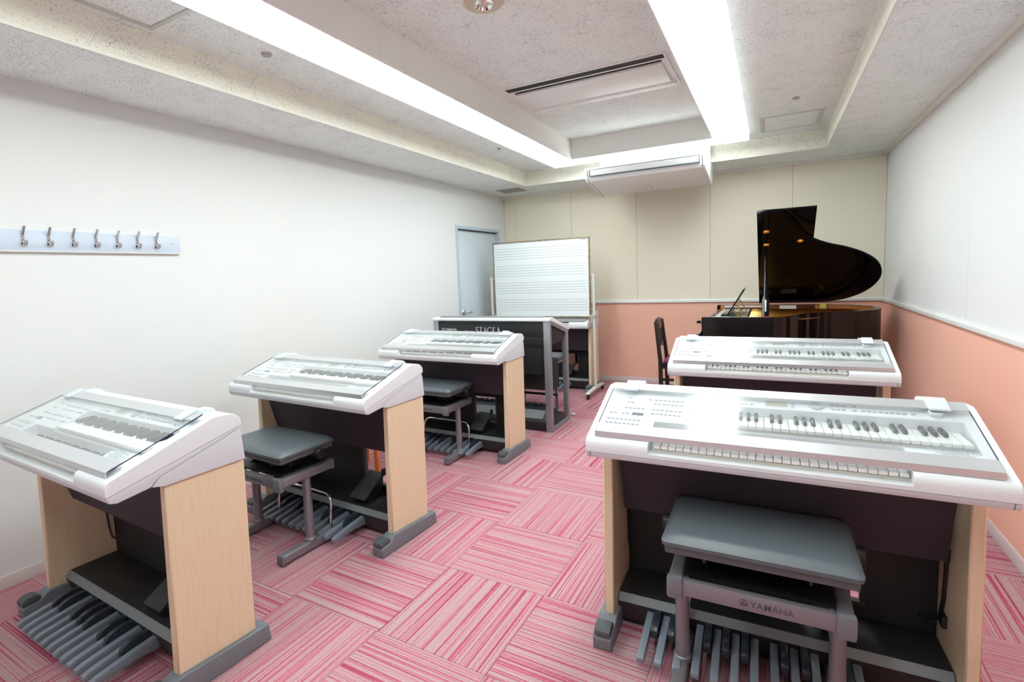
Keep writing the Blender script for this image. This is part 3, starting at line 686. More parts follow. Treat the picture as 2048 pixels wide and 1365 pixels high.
ORG = [(-2.292, 1.210, -.044, 'white electronic organ with maple sides nearest the coat hooks, cut off at the left edge'),
       (-2.240, 2.290, -.058, 'white electronic organ in the middle of the row along the white wall'),
       (-2.268, 3.650, -.022, 'white electronic organ standing directly in front of the black and silver stage keyboard'),
       (-.013, 2.128, .021, 'largest white electronic organ in the right foreground, closest to the camera'),
       (.011, 3.617, .009, 'white electronic organ in front of the grand piano'),
       (-2.362, 5.960, 0.0, 'white electronic organ half hidden behind the staff-lined whiteboard')]
for k, (x, y, t, lab) in enumerate(ORG):
    o_ = organ if k == 0 else copy_tree(organ)
    o_.location = (x, y, 0); o_.rotation_euler = (0, 0, t)
    tag(o_, lab, 'electronic organ', 'white electronic organs with maple sides')

# ------------------------------------------------------------------ height-adjustable organ bench (origin: floor, centre)
def make_bench(H=.574):
    r = empty('organ_bench', (0, 0, 0))
    # cushion: domed pad
    nu, nv = 18, 12; vs = []; fs = []
    a, b_ = .262, .172
    def se(x): return max(0.0, 1-abs(x)**14)
    for j in range(nv+1):
        for i in range(nu+1):
            s_, t_ = -1+2*i/nu, -1+2*j/nv
            # squeeze samples toward edges
            s_ = math.copysign(abs(s_)**.6, s_); t_ = math.copysign(abs(t_)**.6, t_)
            z = H-.022+.020*(se(s_)*se(t_))**.5+.004*(1-s_*s_)*(1-t_*t_)
            rr = .016/a; rt = .016/b_
            dx = max(0, abs(s_)-(1-rr))/rr; dy = max(0, abs(t_)-(1-rt))/rt; dd = math.hypot(dx, dy)
            if dd > 1:
                s_ = math.copysign(1-rr+rr*dx/dd, s_); t_ = math.copysign(1-rt+rt*dy/dd, t_)
            vs.append((a*s_, b_*t_, z))
    for j in range(nv):
        for i in range(nu): fs.append((j*(nu+1)+i, j*(nu+1)+i+1, (j+1)*(nu+1)+i+1, (j+1)*(nu+1)+i))
    edge = [i for i in range(nu+1)] + [(j*(nu+1)+nu) for j in range(1, nv+1)] + [nv*(nu+1)+i for i in range(nu-1, -1, -1)] + [j*(nu+1) for j in range(nv-1, 0, -1)]
    o0 = len(vs); vs += [(vs[i][0]*.995, vs[i][1]*.995, H-.034) for i in edge]
    for k in range(len(edge)):
        k2 = (k+1) % len(edge); fs.append((edge[k], o0+k, o0+k2, edge[k2]))
    fs.append(tuple(o0+k for k in range(len(edge)-1, -1, -1)))
    st_ = MB().add(vs, fs).build('seat', 'leather_grey', r)
    MB().box(-.252, .252, -.163, .163, H-.062, H-.034).build('seat_pan', 'seat_pan', r, bevel=.008, seg=2)
    for s in (-1, 1):
        u = s*.222
        sr = MB().box(u-.021, u+.021, -.155, .165, .388, .438).build('side_rail', 'bench_metal', r, bevel=.012, seg=3)
        box('rail_end', 'bench_end', sr, u-.024, u+.024, -.175, -.145, .372, .442, bevel=.010, seg=2)
        box('rail_end', 'bench_end', sr, u-.021, u+.021, .155, .172, .384, .440, bevel=.008, seg=2)
        MB().tube([(u, 0, .045), (u, 0, .39)], [.024, .021], 14).build('post', 'bench_metal', r)
        MB().cyl((u, 0, .05), .030, .022, n=18, bev=.004).build('post_collar', 'bench_metal', r)
        fb = MB().box(u-.022, u+.022, -.182, .182, .008, .056).build('foot_bar', 'bench_metal', r, bevel=.012, seg=3)
        for v0, v1 in ((-.190, -.172), (.172, .190)): box('foot_end', 'bench_end', fb, u-.023, u+.023, v0, v1, .006, .057, bevel=.008, seg=2)
        for v0 in (-.175, .145): box('glide', 'pad_grey', fb, u-.018, u+.018, v0, v0+.03, 0, .010)
        kx = s*.262
        kn = MB(); n = 40
        kn.prism([((.028 if q % 2 else .0265)*math.cos(2*math.pi*q/n), (.028 if q % 2 else .0265)*math.sin(2*math.pi*q/n)+H-.064) for q in range(n)], min(kx, kx+s*.028), max(kx, kx+s*.028), 'x')
        kn.v = [(p[0], p[1]+.055, p[2]) for p in kn.v]
        kn.build('height_knob', 'black_plastic', r, bevel=.002, seg=1)
        # scissor lift arms
        for t in (-1, 1):
            MB().box(s*.14-.004, s*.14+.004, -.14, .14, -.011, .011).xform(Matrix.Translation((0, 0, .455)) @ Matrix.Rotation(t*.32, 4, 'X')).build('scissor_arm', 'black_plastic', r)
    for v in (-.10, .10): MB().tube([(-.25, v, H-.075), (.25, v, H-.075)], .006, 8).build('lift_rod', 'black_plastic', r)
    MB().tube([(-.262, .055, H-.064), (.262, .055, H-.064)], .008, 8).build('lift_axle', 'black_plastic', r)
    box('lift_tray', 'black_plastic', r, -.20, .20, -.13, .14, .432, .440)
    cr = box('cross_rail', 'bench_metal', r, -.20, .20, -.166, -.142, .384, .436, bevel=.006, seg=2)
    me = text_mesh('YAMAHA', .027, .0004, 'logo_dark', space=1.0)
    link('logo_text', me, cr, (-.012, -.1664, .4), (math.pi/2, 0, 0))
    link('logo_mark', forks_mesh(.0115, .0006, 'logo_dark'), cr, (-.028, -.1672, .4095))
    MB().box(-.20, .20, .142, .160, .388, .430).build('cross_rail', 'bench_metal', r, bevel=.005, seg=2)
    pth = catmull([(-.222, .135, .05), (-.222, .14, .13), (-.216, .15, .19), (-.19, .16, .225), (-.13, .165, .232), (.13, .165, .232), (.19, .16, .225), (.216, .15, .19), (.222, .14, .13), (.222, .135, .05)], 5)
    MB().tube(pth, .0075, 10).build('foot_rest', 'chrome', r)
    return r
bench = make_bench()
def put_local(o_, k, u, v, dz=0.0, da=0.0):
    x, y, t, _ = ORG[k]; c, s = math.cos(t), math.sin(t)
    o_.location = (x+c*u-s*v, y+s*u+c*v, dz); o_.rotation_euler = (0, 0, t+da)
for n_, (k, u, v, da, lab) in enumerate([(3, -.031, -.378, -.01, 'grey padded adjustable bench at the largest organ in the right foreground'),
                                         (1, -.065, -.495, 0.0, 'grey padded adjustable bench at the middle organ of the row along the white wall'),
                                         (2, -.05, -.395, 0.0, 'grey padded adjustable bench at the organ before the black stage keyboard')]):
    o_ = bench if n_ == 0 else copy_tree(bench)
    put_local(o_, k, u, v, 0, da)
    tag(o_, lab, 'bench', 'grey adjustable organ benches')
#==REST==
# ------------------------------------------------------------------ black and silver stage keyboard seen from behind
r = empty('stage_keyboard', (-2.27, 4.31, 0)); o = r.location
DX0, DX1 = -2.872, -1.668
for s in (0, 1):
    x0, x1 = (DX0, DX0+.058) if s == 0 else (DX1-.058, DX1)
    sf = MB().box(x0, x1, 4.075, 4.118, 0, .978).build('leg', 'silver_frame', r, origin=o, bevel=.004)
    MB().prism([(4.492, .035), (4.532, .035), (4.545, .848), (4.490, .862)], x0+.008, x1-.004, 'x').build('leg', 'silver_frame', r, origin=o, bevel=.004)
    box('foot_bar', 'silver_frame', r, x0+.004, x1-.002, 4.118, 4.54, 0, .036, origin=o, bevel=.004)
    MB().prism([(4.118, .978), (4.118, .950), (4.49, .838), (4.545, .848)], x0+.002, x1-.002, 'x').build('top_bar', 'silver_frame', r, origin=o, bevel=.003)
    a, b = (x0+.02, x0+.036) if s == 0 else (x1-.036, x1-.02)
    MB().prism([(4.118, .956), (4.492, .844), (4.492, .806), (4.455, .775), (4.118, .758)], a, b, 'x').build('side_panel', 'panel_purple', r, origin=o, bevel=.002)
MB().prism([(4.066, .979), (4.066, .998), (4.075, 1.006), (4.13, 1.010), (4.15, 1.008), (4.556, .884), (4.560, .862), (4.545, .850), (4.118, .979)], DX0-.004, DX1+.004, 'x').build('top_case', 'white_plastic', r, origin=o, bevel=.005, seg=2)
MB().prism([(4.095, 1.0085), (4.10, 1.018), (4.16, 1.0165), (4.50, .913), (4.50, .900), (4.15, 1.007)], DX0+.07, DX1-.07, 'x').build('key_cover', 'trim_grey', r, origin=o, bevel=.003)
rp = box('rear_panel', 'ddeck_black', r, DX0+.06, DX1-.06, 4.084, 4.10, .846, .976, origin=o, bevel=.002)
for x in (-2.76, -2.38, -1.92): box('hinge_tab', 'black_plastic', rp, x-.025, x+.025, 4.078, 4.09, .968, .979, origin=o, bevel=.002)
vent = MB()
for k in range(90): vent.box(-2.79+.011*k, -2.79+.011*k+.006, 4.0825, 4.085, .948, .960)
vent.build('vent_slots', 'slot_black', rp, origin=o, smooth=False)
box('lower_panel', 'ddeck_black', r, DX0+.06, DX1-.06, 4.092, 4.108, .762, .842, origin=o, bevel=.002)
MB().prism([(DX0+.13, .752), (DX1-.09, .752), (DX1-.115, .50), (DX0+.16, .50)], 4.12, 4.20, 'y').build('knee_panel', 'ddeck_black', r, origin=o, bevel=.003)
box('speaker_box', 'ddeck_cloth', r, DX0+.09, DX1-.06, 4.24, 4.42, .335, .60, origin=o, bevel=.006)
MB().tube([(DX0+.03, 4.30, .285), (DX1-.03, 4.30, .285)], .012, 8).build('cross_bar', 'black_plastic', r, origin=o)
pb = MB().prism([(4.085, .0), (4.085, .075), (4.10, .10), (4.18, .165), (4.30, .165), (4.36, .12), (4.36, 0)], DX0+.058, DX1-.06, 'x').build('pedal_unit', 'ddeck_black', r, origin=o, bevel=.004)
MB().prism([(4.098, .103), (4.17, .161), (4.172, .166), (4.096, .108)], DX0+.09, DX1-.10, 'x').build('pedal_plate', 'trim_grey', pb, origin=o)
MB().prism([(4.12, 0), (4.44, 0), (4.46, .05), (4.42, .10), (4.33, .125), (4.12, .125)], DX1-.0585, DX1-.018, 'x').build('pedal_end', 'ddeck_black', r, origin=o, bevel=.003)
km = MB().prism([(4.30, .14), (4.30, .185), (4.34, .19), (4.48, .13), (4.48, .09)], -.011, .011, 'x').mesh('short_pedal', 'pedal_dark', bevel=.003, origin=(0, 4.31, 0))
for k in range(17): link('short_pedal', km, pb, (-2.76+.0585*k-o[0], 0, 0))
me, wd = stagea_mesh(.058, .001, 'logo_silver')
link('lettering', me, rp, (-2.405-o[0], 4.0832-o[1], .864))
link('logo_text', text_mesh('YAMAHA', .033, .0003, 'logo_silver'), rp, (-2.748-o[0], 4.0835-o[1], .884), (math.pi/2, 0, 0))
link('logo_mark', forks_mesh(.0135, .0006, 'logo_silver'), rp, (-2.768-o[0], 4.083-o[1], .8955))
link('logo_text', text_mesh('Electone', .026, .0003, 'logo_silver'), rp, (-2.52-o[0], 4.0835-o[1], .872), (math.pi/2, 0, 0))
tag(r, 'black stage keyboard on a silver frame with STAGEA lettering on its back', 'keyboard')
# its power plug lying beside the rear leg
e = empty('power_cord', (-1.70, 4.66, 0)); o = e.location
MB().tube(catmull([(-1.95, 4.62, .006), (-1.86, 4.70, .006), (-1.78, 4.66, .006), (-1.70, 4.66, .008)], 6), .004, 6).build('cord', 'stand_ivory', e, origin=o)
p = MB().box(-1.70, -1.665, 4.648, 4.672, .004, .024).build('plug', 'ac_white', e, origin=o, bevel=.004)
for y in (4.653, 4.665): box('prong', 'chrome', p, -1.665, -1.648, y, y+.003, .010, .017, origin=o)
tag(e, 'white plug and cord lying on the carpet by the silver frame leg', 'power cord')
# bench of the stage keyboard
r = empty('flat_bench', (-2.14, 4.91, 0)); o = r.location
box('seat', 'leather_grey', r, -2.41, -1.87, 4.755, 5.06, .520, .552, origin=o, bevel=.008, seg=3)
box('seat_pan', 'black_plastic', r, -2.405, -1.875, 4.76, 5.055, .508, .520, origin=o)
for x in (-2.395, -1.912):
    for y in (4.765, 5.02):
        MB().prism([(x, 0), (x+.028, 0), (x+.028, .49), (x, .49)], y, y+.028, 'y').build('leg', 'bench_metal', r, origin=o, bevel=.004)
    box('rail', 'bench_metal', r, x-.001, x+.029, 4.765, 5.048, .478, .508, origin=o, bevel=.004)
box('cross_rail', 'bench_metal', r, -2.37, -1.91, 4.90, 4.925, .482, .506, origin=o, bevel=.004)
tag(r, 'flat grey bench on square legs behind the black stage keyboard', 'bench')

# ------------------------------------------------------------------ whiteboard with music staves
BX0, BX1, BZ0, BZ1, BY = -2.990, -1.778, .876, 1.779, 5.575
r = empty('whiteboard', (-2.385, BY+.03, 0)); o = r.location
bd = box('writing_board', 'board_white', r, BX0+.012, BX1-.012, BY, BY+.018, BZ0+.012, BZ1-.012, origin=o, smooth=False)
for q in ((BX0, BX1, BZ1-.013, BZ1), (BX0, BX1, BZ0, BZ0+.013), (BX0, BX0+.013, BZ0+.013, BZ1-.013), (BX1-.013, BX1, BZ0+.013, BZ1-.013)):
    box('frame_bar', 'board_frame', r, q[0], q[1], BY-.008, BY+.024, q[2], q[3], origin=o, bevel=.002)
lm = MB().box(0, BX1-BX0-.075, -.0008, 0, -.0016, .0016).mesh('staff_line', 'staff_ink', smooth=False)
for g in range(4):
    for k in range(5):
        f = .083+.2310*g+.0347*k
        link('staff_line', lm, bd, (BX0+.037-o[0], BY-.0002-o[1], BZ1-.01-f*(BZ1-BZ0-.02)))
box('name_sticker', 'paper', bd, BX0+.03, BX0+.095, BY-.001, BY, BZ0+.03, BZ0+.056, origin=o, smooth=False)
box('sticker_print', 'staff_ink', bd, BX0+.04, BX0+.085, BY-.0015, BY-.001, BZ0+.042, BZ0+.045, origin=o, smooth=False)
box('corner_mark', 'grille_grey', bd, BX1-.10, BX1-.035, BY-.001, BY, BZ1-.032, BZ1-.022, origin=o, smooth=False)
for x in (BX0-.041, BX1+.035):
    pl = MB().tube([(x, BY+.012, .06), (x, BY+.012, 1.372)], .0165, 14).build('pole', 'stand_ivory', r, origin=o)
    MB().cyl((x, BY+.012, 1.37), .017, .012, n=14, bev=.004).build('pole_cap', 'joint_beige', r, origin=o)
    sgn = 1 if x < -2.4 else -1
    MB().tube([(x, BY+.012, 1.33), (x+sgn*.045, BY+.012, 1.33)], .008, 8).build('pivot', 'joint_beige', r, origin=o)
    box('clamp', 'joint_beige', r, min(x-.022, x+sgn*.05), max(x+.022, x+sgn*.05) if sgn > 0 else x+.022, BY-.012, BY+.034, .872, .902, origin=o, bevel=.005)
    MB().prism([(BY-.29, .058), (BY-.27, .078), (BY-.03, .09), (BY+.05, .09), (BY+.28, .078), (BY+.29, .058)], x-.022, x+.022, 'x').build('foot_bar', 'stand_ivory', r, origin=o, bevel=.006)
    for y in (BY-.265, BY+.275):
        cs = MB().cyl((x-.012, y, .030), .030, .024, 'x', 20, .005).build('caster', 'black_plastic', r, origin=o)
        box('fork', 'black_plastic', cs, x-.018, x+.018, y-.012, y+.018, .040, .062, origin=o, bevel=.004)
tag(r, 'white mobile whiteboard printed with four music staves on caster stand', 'whiteboard')

# wall socket seen through the opening of the far organ
e = empty('wall_socket', (-2.18, YB, .28)); o = e.location
box('plate', 'black_plastic', e, -2.245, -2.125, YB-.008, YB, .20, .36, origin=o, bevel=.004)
box('outlet', 'socket_ivory', e, -2.208, -2.168, YB-.014, YB-.006, .245, .33, origin=o, bevel=.004)
tag(e, 'ivory power socket on the pink wall behind the far organ', 'socket')

# ------------------------------------------------------------------ small orange stool behind the middle organ
r = empty('wooden_stool', (-2.60, 2.80, 0)); o = r.location
box('seat', 'orange_wood', r, -2.77, -2.43, 2.68, 2.92, .395, .42, origin=o, bevel=.008)
for x, y in ((-2.745, 2.695), (-2.475, 2.695), (-2.745, 2.88), (-2.475, 2.88)):
    MB().prism([(x, 0), (x+.034, 0), (x+.030, .395), (x+.004, .395)], y, y+.028, 'y').build('leg', 'orange_wood', r, origin=o, bevel=.004)
for x in (-2.742, -2.472): box('stretcher', 'orange_wood', r, x, x+.024, 2.72, 2.885, .33, .36, origin=o)
tag(r, 'orange varnished wooden stool standing behind the middle organ, mostly hidden', 'stool')

# ------------------------------------------------------------------ grand piano (keyboard to the left, spine along the back wall)
PS, PZ = 6.075, .970        # spine line, rim top
r = empty('grand_piano', (.15, 5.35, 0)); o = r.location
# outline as (x, distance from spine)
curve = catmull([(.02, 1.462), (.10, 1.425), (.19, 1.27), (.275, 1.10), (.40, .99), (.56, .905), (.70, .80), (.80, .67), (.845, .52), (.835, .36), (.765, .20), (.64, .075), (.48, .012), (.38, 0)], 5)
outl = [(-.515, 1.462)] + curve + [(-.515, 0)]
def inset(poly, d):
    n = len(poly); out = []
    for i in range(n):
        a, b, c = Vector(poly[i-1]), Vector(poly[i]), Vector(poly[(i+1) % n])
        n1 = Vector((-(b-a).y, (b-a).x)).normalized(); n2 = Vector((-(c-b).y, (c-b).x)).normalized()
        q = (n1+n2); q = q / max(.3, q.dot(n1)) if q.length > 1e-6 else n1
        out.append(tuple(b - q*d))
    return out
def area(p): return sum(p[i-1][0]*p[i][1]-p[i][0]*p[i-1][1] for i in range(len(p)))
if area(outl) > 0: pass
inn = inset(outl, .045 if area(outl) < 0 else -.045)
def W(p): return (p[0], PS-p[1])
oW = [W(p) for p in outl]; iW = [W(p) for p in inn]
mid = [((a[0]*.25+b[0]*.75), (a[1]*.25+b[1]*.75)) for a, b in zip(oW, iW)]
# black outer rim, open towards the keyboard: use ring minus front side
def rim(poly_o, poly_i, z0, z1):
    mb = MB(); n = len(poly_o)
    for i in range(n-1):
        mb.prism([poly_o[i], poly_o[i+1], poly_i[i+1], poly_i[i]], z0, z1, 'z')
    bm = bmesh.new(); me = bpy.data.meshes.new('t'); me.from_pydata(mb.v, [], mb.f); bm.from_mesh(me)
    bmesh.ops.remove_doubles(bm, verts=bm.verts, dist=1e-5)
    seen = {}
    for f in bm.faces: seen.setdefault(frozenset(v.index for v in f.verts), []).append(f)
    bmesh.ops.delete(bm, geom=[f for l in seen.values() if len(l) > 1 for f in l], context='FACES')
    out = MB(); bm.verts.index_update(); out.v = [tuple(v.co) for v in bm.verts]; out.f = [tuple(v.index for v in f.verts) for f in bm.faces]; bm.free(); bpy.data.meshes.remove(me); return out
rim(oW, mid, .665, PZ).build('rim', 'piano_satin', r, origin=o, bevel=.002, seg=1)
rim([((a[0]*.97+b[0]*.03), (a[1]*.97+b[1]*.03)) for a, b in zip(mid, iW)], iW, .70, PZ-.004).build('inner_rim', 'rim_wood', r, origin=o)
# case bottom, soundboard and iron plate
MB().prism(mid, .66, .70, 'z').build('case_bottom', 'piano_satin', r, origin=o, smooth=False)
i2 = [W(p) for p in inset(outl, .05 if area(outl) < 0 else -.05)]
sbp = [p for p in i2 if p[0] > -.18]
xl = -.18
sbp = [(xl, PS-1.41), *[p for p in i2[1:-1] if p[0] > xl], (xl, PS-.05)]
MB().prism(sbp, .875, .885, 'z').build('soundboard', 'soundboard', r, origin=o, smooth=False)
pl = MB().prism([(p[0]*.955 if p[0] > 0 else p[0], PS-.73+(p[1]-(PS-.73))*.95) for p in sbp], .899, .913, 'z').build('iron_plate', 'plate_gold', r, origin=o, bevel=.003)
for a, b in (((-.15, 4.95), (.42, 5.25)), ((-.15, 5.25), (.62, 5.42)), ((-.15, 5.55), (.70, 5.60)), ((-.15, 5.8), (.60, 5.78))):
    MB().tube([(*a, .918), (*b, .918)], .012, 8).build('plate_strut', 'plate_gold', pl, origin=o)
st2 = MB()
for k in range(60):
    y = 4.82+k*.019; st2.tube([(-.17, y, .934), (min(.72, .15+max(0, (y-4.75))*.75), y+.02, .930)], .0012, 4, caps=False)
so = st2.build('strings', 'brass', r, origin=o); so['kind'] = 'stuff'
# pin block with music desk rail
box('pin_block', 'pinblock_grey', r, -.455, -.195, PS-1.41, PS-.05, .90, .928, origin=o, bevel=.003)
box('damper_felt', 'felt_teal', r, -.40, -.34, PS-1.30, PS-.12, .925, .945, origin=o, bevel=.003)
box('desk_rail', 'pinblock_grey', r, -.44, -.02, PS-1.425, PS-1.385, .945, .968, origin=o, bevel=.003)
box('desk_rail', 'pinblock_grey', r, -.44, -.02, PS-.085, PS-.05, .945, .965, origin=o, bevel=.003)
# keyboard end: cheeks, key blocks, keys, fallboard
for y0, y1 in ((PS-1.462, PS-1.412), (PS-.05, PS)):
    MB().prism([(-.515, .966), (-.512, .86), (-.53, .83), (-.60, .80), (-.655, .785), (-.662, .76), (-.662, .60), (-.50, .60), (-.50, .966)], y0, y1, 'y').build('cheek', 'piano_black', r, origin=o, bevel=.006, seg=2)
box('key_slip', 'piano_black', r, -.665, -.645, PS-1.412, PS-.05, .60, .705, origin=o, bevel=.004)
box('key_bed', 'piano_black', r, -.66, -.40, PS-1.45, PS-.01, .585, .66, origin=o, bevel=.004)
wk = MB(); bk = MB(); y0 = PS-1.35; kw = 1.225/52
for k in range(52):
    wk.box(-.645, -.50, y0+k*kw+.0006, y0+(k+1)*kw-.0006, .68, .722)
    if k < 51 and k % 7 not in (1, 4): bk.box(-.595, -.50, y0+(k+1)*kw-.005, y0+(k+1)*kw+.005, .72, .734)
q = wk.build('white_keys', 'key_white', r, origin=o, smooth=False); q['kind'] = 'stuff'
q = bk.build('black_keys', 'key_black', r, origin=o, smooth=False); q['kind'] = 'stuff'
MB().prism([(-.50, .72), (-.505, .74), (-.475, .91), (-.49, .935), (-.475, .945), (-.455, .92), (-.455, .72)], PS-1.41, PS-.052, 'y').build('fallboard', 'piano_black', r, origin=o, bevel=.003)
box('name_rail', 'felt_red', r, -.507, -.50, PS-1.36, PS-.11, .7215, .726, origin=o)
MB().tube([(-.55, PS-1.455, .925), (-.53, PS-1.455, .93), (-.515, PS-1.455, .925)], .012, 8).build('lid_catch', 'piano_black', r, origin=o)
# music desk with folding struts
md = MB().add([(-.350, PS-1.08, .950), (-.350, PS-.42, .950), (-.215, PS-.42, 1.183), (-.215, PS-1.08, 1.183), (-.341, PS-1.08, .945), (-.341, PS-.42, .945), (-.205, PS-.42, 1.178), (-.205, PS-1.08, 1.178)],
     [(0,1,2,3),(7,6,5,4),(0,4,5,1),(1,5,6,2),(2,6,7,3),(3,7,4,0)]).build('music_desk', 'piano_black', r, origin=o, bevel=.003)
box('desk_ledge', 'piano_black', md, -.395, -.335, PS-1.06, PS-.44, .945, .957, origin=o, bevel=.003)
for y in (PS-1.05, PS-.46):
    MB().tube([(-.278, y, 1.055), (-.215, y, .945)], .006, 6).build('desk_strut', 'brass', md, origin=o)
    MB().tube([(-.31, y, 1.0), (-.25, y, .945)], .006, 6).build('desk_strut', 'brass', md, origin=o)
# lid: opened about the spine
LA = math.radians(34.0); LH = .988
def LP(x, s, t=0.0): return (x, PS-s*math.cos(LA)-t*math.sin(LA)*-1*-1, LH+s*math.sin(LA)-t*math.cos(LA)*-1)
LX = -.112
lo = [(p[0]*1.012, p[1]*1.006) for p in outl if p[0] > LX]
lo = [(LX, 1.47)] + lo + [(LX, -.01)]
mb = MB(); n = len(lo)
def LQ(x, s, t): # t: thickness above the lower face
    return (x, PS - s*math.cos(LA) + t*math.sin(LA), LH + s*math.sin(LA) + t*math.cos(LA))
mb.add([LQ(*p, 0) for p in lo] + [LQ(*p, .02) for p in lo], [tuple(range(n)), tuple(range(2*n-1, n-1, -1))] + [(i, i+n, (i+1) % n+n, (i+1) % n) for i in range(n)])
lid = mb.build('lid', 'lid_black', r, origin=o, bevel=.003)
fl = [(LX+.004, .0), (LX+.425, .0), (LX+.425, 1.462), (LX+.004, 1.462)]
mb = MB().add([LQ(*p, .024) for p in fl] + [LQ(*p, .042) for p in fl], [(0,1,2,3),(7,6,5,4),(0,4,5,1),(1,5,6,2),(2,6,7,3),(3,7,4,0)])
mb.build('folded_flap', 'piano_black', r, origin=o, bevel=.003)
for (x, s) in ((-.043, 1.22), (-.043, 1.03), (.215, 1.06)):
    c = Vector(LQ(x, s, 0)); nrm = Vector((0, -math.sin(LA), -math.cos(LA)))
    cup = MB().lathe([(.0, .012), (.010, .012), (.013, .004), (.024, .003), (.024, 0)], (0, 0, 0), n=20)
    cup.xform(Matrix.Translation(c) @ nrm.to_track_quat('Z', 'Y').to_matrix().to_4x4()).build('prop_cup', 'brass', lid, origin=o)
# prop stick: slim upper stick and wide slotted foot
P0 = Vector((-.040, PS-1.425, .970)); P1 = Vector(LQ(-.045, 1.03, -.012)); dv = (P1-P0); L_ = dv.length; t = dv.normalized()
def prop_pt(f, w): return P0 + t*(f*L_) + Vector((w, 0, 0))
nn = Vector((1, 0, 0)).cross(t).normalized()
ctr = [(0, .026), (.20, .027), (.235, .024), (.27, .015), (.34, .014), (.60, .010), (1.0, .006)]
pts = [prop_pt(f, w) for f, w in ctr] + [prop_pt(f, -w) for f, w in reversed(ctr)]
nP = len(pts)
pp = MB().add([p-nn*.008 for p in pts] + [p+nn*.008 for p in pts], [tuple(range(nP)), tuple(range(2*nP-1, nP-1, -1))] + [(i, i+nP, (i+1) % nP+nP, (i+1) % nP) for i in range(nP)]).build('prop_stick', 'piano_black', r, origin=o, bevel=.003)
sl = [(.06, .004), (.20, .006), (.215, .003)]
pts = [prop_pt(f, w) for f, w in sl] + [prop_pt(f, -w) for f, w in reversed(sl)]; nP = len(pts)
MB().add([p-nn*.0095 for p in pts] + [p+nn*.0095 for p in pts], [tuple(range(nP)), tuple(range(2*nP-1, nP-1, -1))] + [(i, i+nP, (i+1) % nP+nP, (i+1) % nP) for i in range(nP)]).build('prop_slot', 'pinblock_grey', pp, origin=o)
box('prop_felt', 'felt_red', pp, -.068, -.012, PS-1.44, PS-1.405, .968, .974, origin=o)
# legs and pedal lyre
for x, y in ((-.44, PS-1.36), (-.44, PS-.12), (.60, PS-.42)):
    MB().lathe([(.03, .05), (.04, .06), (.042, .30), (.055, .50), (.06, .60), (.06, .665)], (x, y, 0), n=8).build('leg', 'piano_black', r, origin=o)
    MB().cyl((x-.012, y, .028), .028, .024, 'x', 16, .004).build('caster', 'brass', r, origin=o)
for dy in (-.06, .06): box('lyre_post', 'piano_black', r, -.42, -.385, PS-.74+dy-.014, PS-.74+dy+.014, .10, .60, origin=o)
lb = box('lyre_box', 'piano_black', r, -.45, -.36, PS-.86, PS-.62, .05, .11, origin=o, bevel=.005)
for dy in (-.06, 0, .06): MB().box(-.53, -.44, PS-.74+dy-.014, PS-.74+dy+.014, .055, .068).build('pedal', 'brass', lb, origin=o, bevel=.004)
tag(r, 'black grand piano with raised lid in the corner under the ceiling hatch', 'piano')
# things lying on the piano rim
e = MB().add([(.075, PS-.068, .914), (.222, PS-.068, .914), (.222, PS-.062, .964), (.075, PS-.062, .964), (.075, PS-.064, .914), (.222, PS-.064, .914), (.222, PS-.058, .964), (.075, PS-.058, .964)],
     [(0,1,2,3),(7,6,5,4),(0,4,5,1),(1,5,6,2),(2,6,7,3),(3,7,4,0)]).build('paper_card', 'paper', None, smooth=False)
tag(e, 'white printed card leaning inside the far rim of the grand piano', 'card')
e = empty('yellow_tag', (.447, PS-.10, .9135)); o2 = e.location
box('box', 'yellow_tag', e, .420, .474, PS-.115, PS-.085, .9135, .984, origin=o2, bevel=.004)
for k, (a, b) in enumerate(((.430, .440), (.454, .464), (.438, .456))): box('print', 'joint_beige', e, a, b, PS-.1155, PS-.1145, .940-.01*k, .955-.005*k, origin=o2)
tag(e, 'small yellow package standing on the far rim inside the grand piano', 'package')

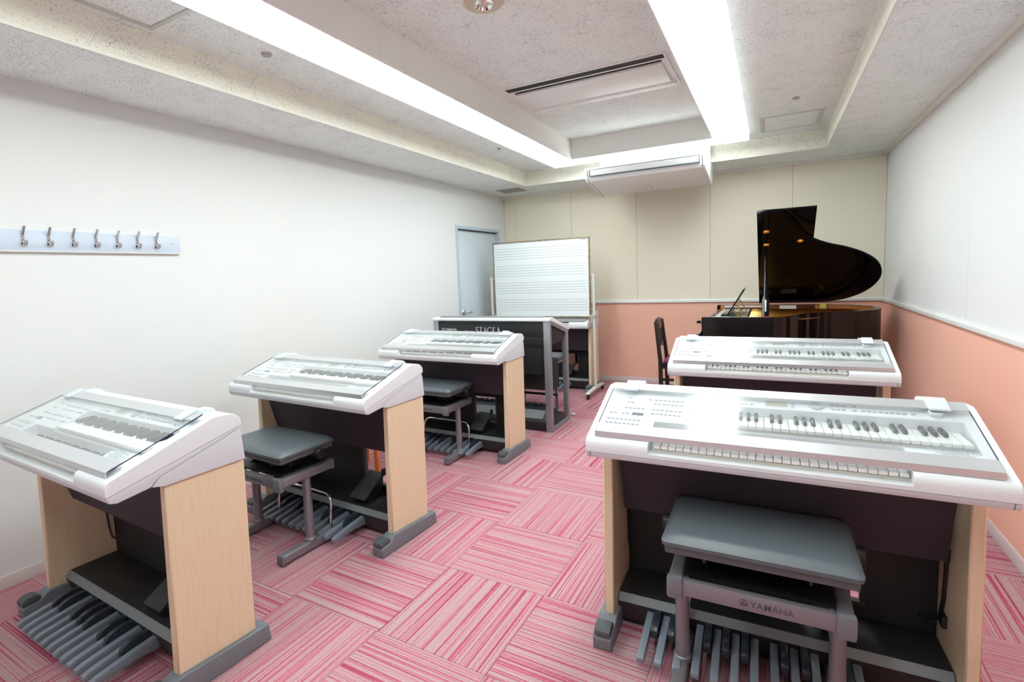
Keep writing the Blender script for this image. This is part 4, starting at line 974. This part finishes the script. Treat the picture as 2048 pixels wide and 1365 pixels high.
# ------------------------------------------------------------------ piano chair
r = empty('piano_chair', (-.76, 5.28, 0)); o = r.location
for y in (5.10, 5.435):
    MB().prism([(-.955, 0), (-.915, 0), (-.925, .5), (-.972, .878), (-1.0, .878), (-.962, .5)], y, y+.03, 'y').build('back_post', 'chair_black', r, origin=o, bevel=.004)
    MB().prism([(-.60, 0), (-.565, 0), (-.562, .44), (-.605, .44)], y, y+.034, 'y').build('front_leg', 'chair_black', r, origin=o, bevel=.004)
    box('side_rail', 'chair_black', r, -.93, -.575, y+.004, y+.026, .42, .455, origin=o, bevel=.003)
    box('stretcher', 'chair_black', r, -.93, -.58, y+.006, y+.024, .30, .325, origin=o, bevel=.003)
    box('stretcher', 'chair_black', r, -.93, -.58, y+.006, y+.024, .17, .192, origin=o, bevel=.003)
arch = [(5.13, .80), (5.435, .80), (5.435, .872), (5.40, .896), (5.28, .908), (5.165, .896), (5.13, .872)]
def backx(z): return -.962 - (z-.5)*.0995
mb = MB(); n = len(arch)
mb.add([(backx(z)+.002, y, z) for y, z in arch] + [(backx(z)+.022, y, z) for y, z in arch], [tuple(range(n)), tuple(range(2*n-1, n-1, -1))] + [(i, i+n, (i+1) % n+n, (i+1) % n) for i in range(n)])
mb.build('crest_rail', 'chair_black', r, origin=o, bevel=.003)
MB().add([(backx(z)+dx, y, z) for dx in (.002, .022) for y, z in ((5.13, .625), (5.435, .625), (5.435, .665), (5.13, .665))], [(0,1,2,3),(7,6,5,4),(0,4,5,1),(1,5,6,2),(2,6,7,3),(3,7,4,0)]).build('lower_rail', 'chair_black', r, origin=o, bevel=.003)
for k in range(6):
    y = 5.155+k*.048; MB().add([(backx(z)+dx, yy, z) for dx in (.006, .016) for yy, z in ((y, .66), (y+.016, .66), (y+.016, .805), (y, .805))], [(0,1,2,3),(7,6,5,4),(0,4,5,1),(1,5,6,2),(2,6,7,3),(3,7,4,0)]).build('back_slat', 'chair_black', r, origin=o)
box('seat_frame', 'chair_black', r, -.925, -.56, 5.10, 5.465, .452, .478, origin=o, bevel=.005)
box('seat_cushion', 'purple_cloth', r, -.915, -.565, 5.108, 5.457, .478, .510, origin=o, bevel=.010, seg=3)
tag(r, 'black wooden piano chair with slatted back and purple seat', 'chair')
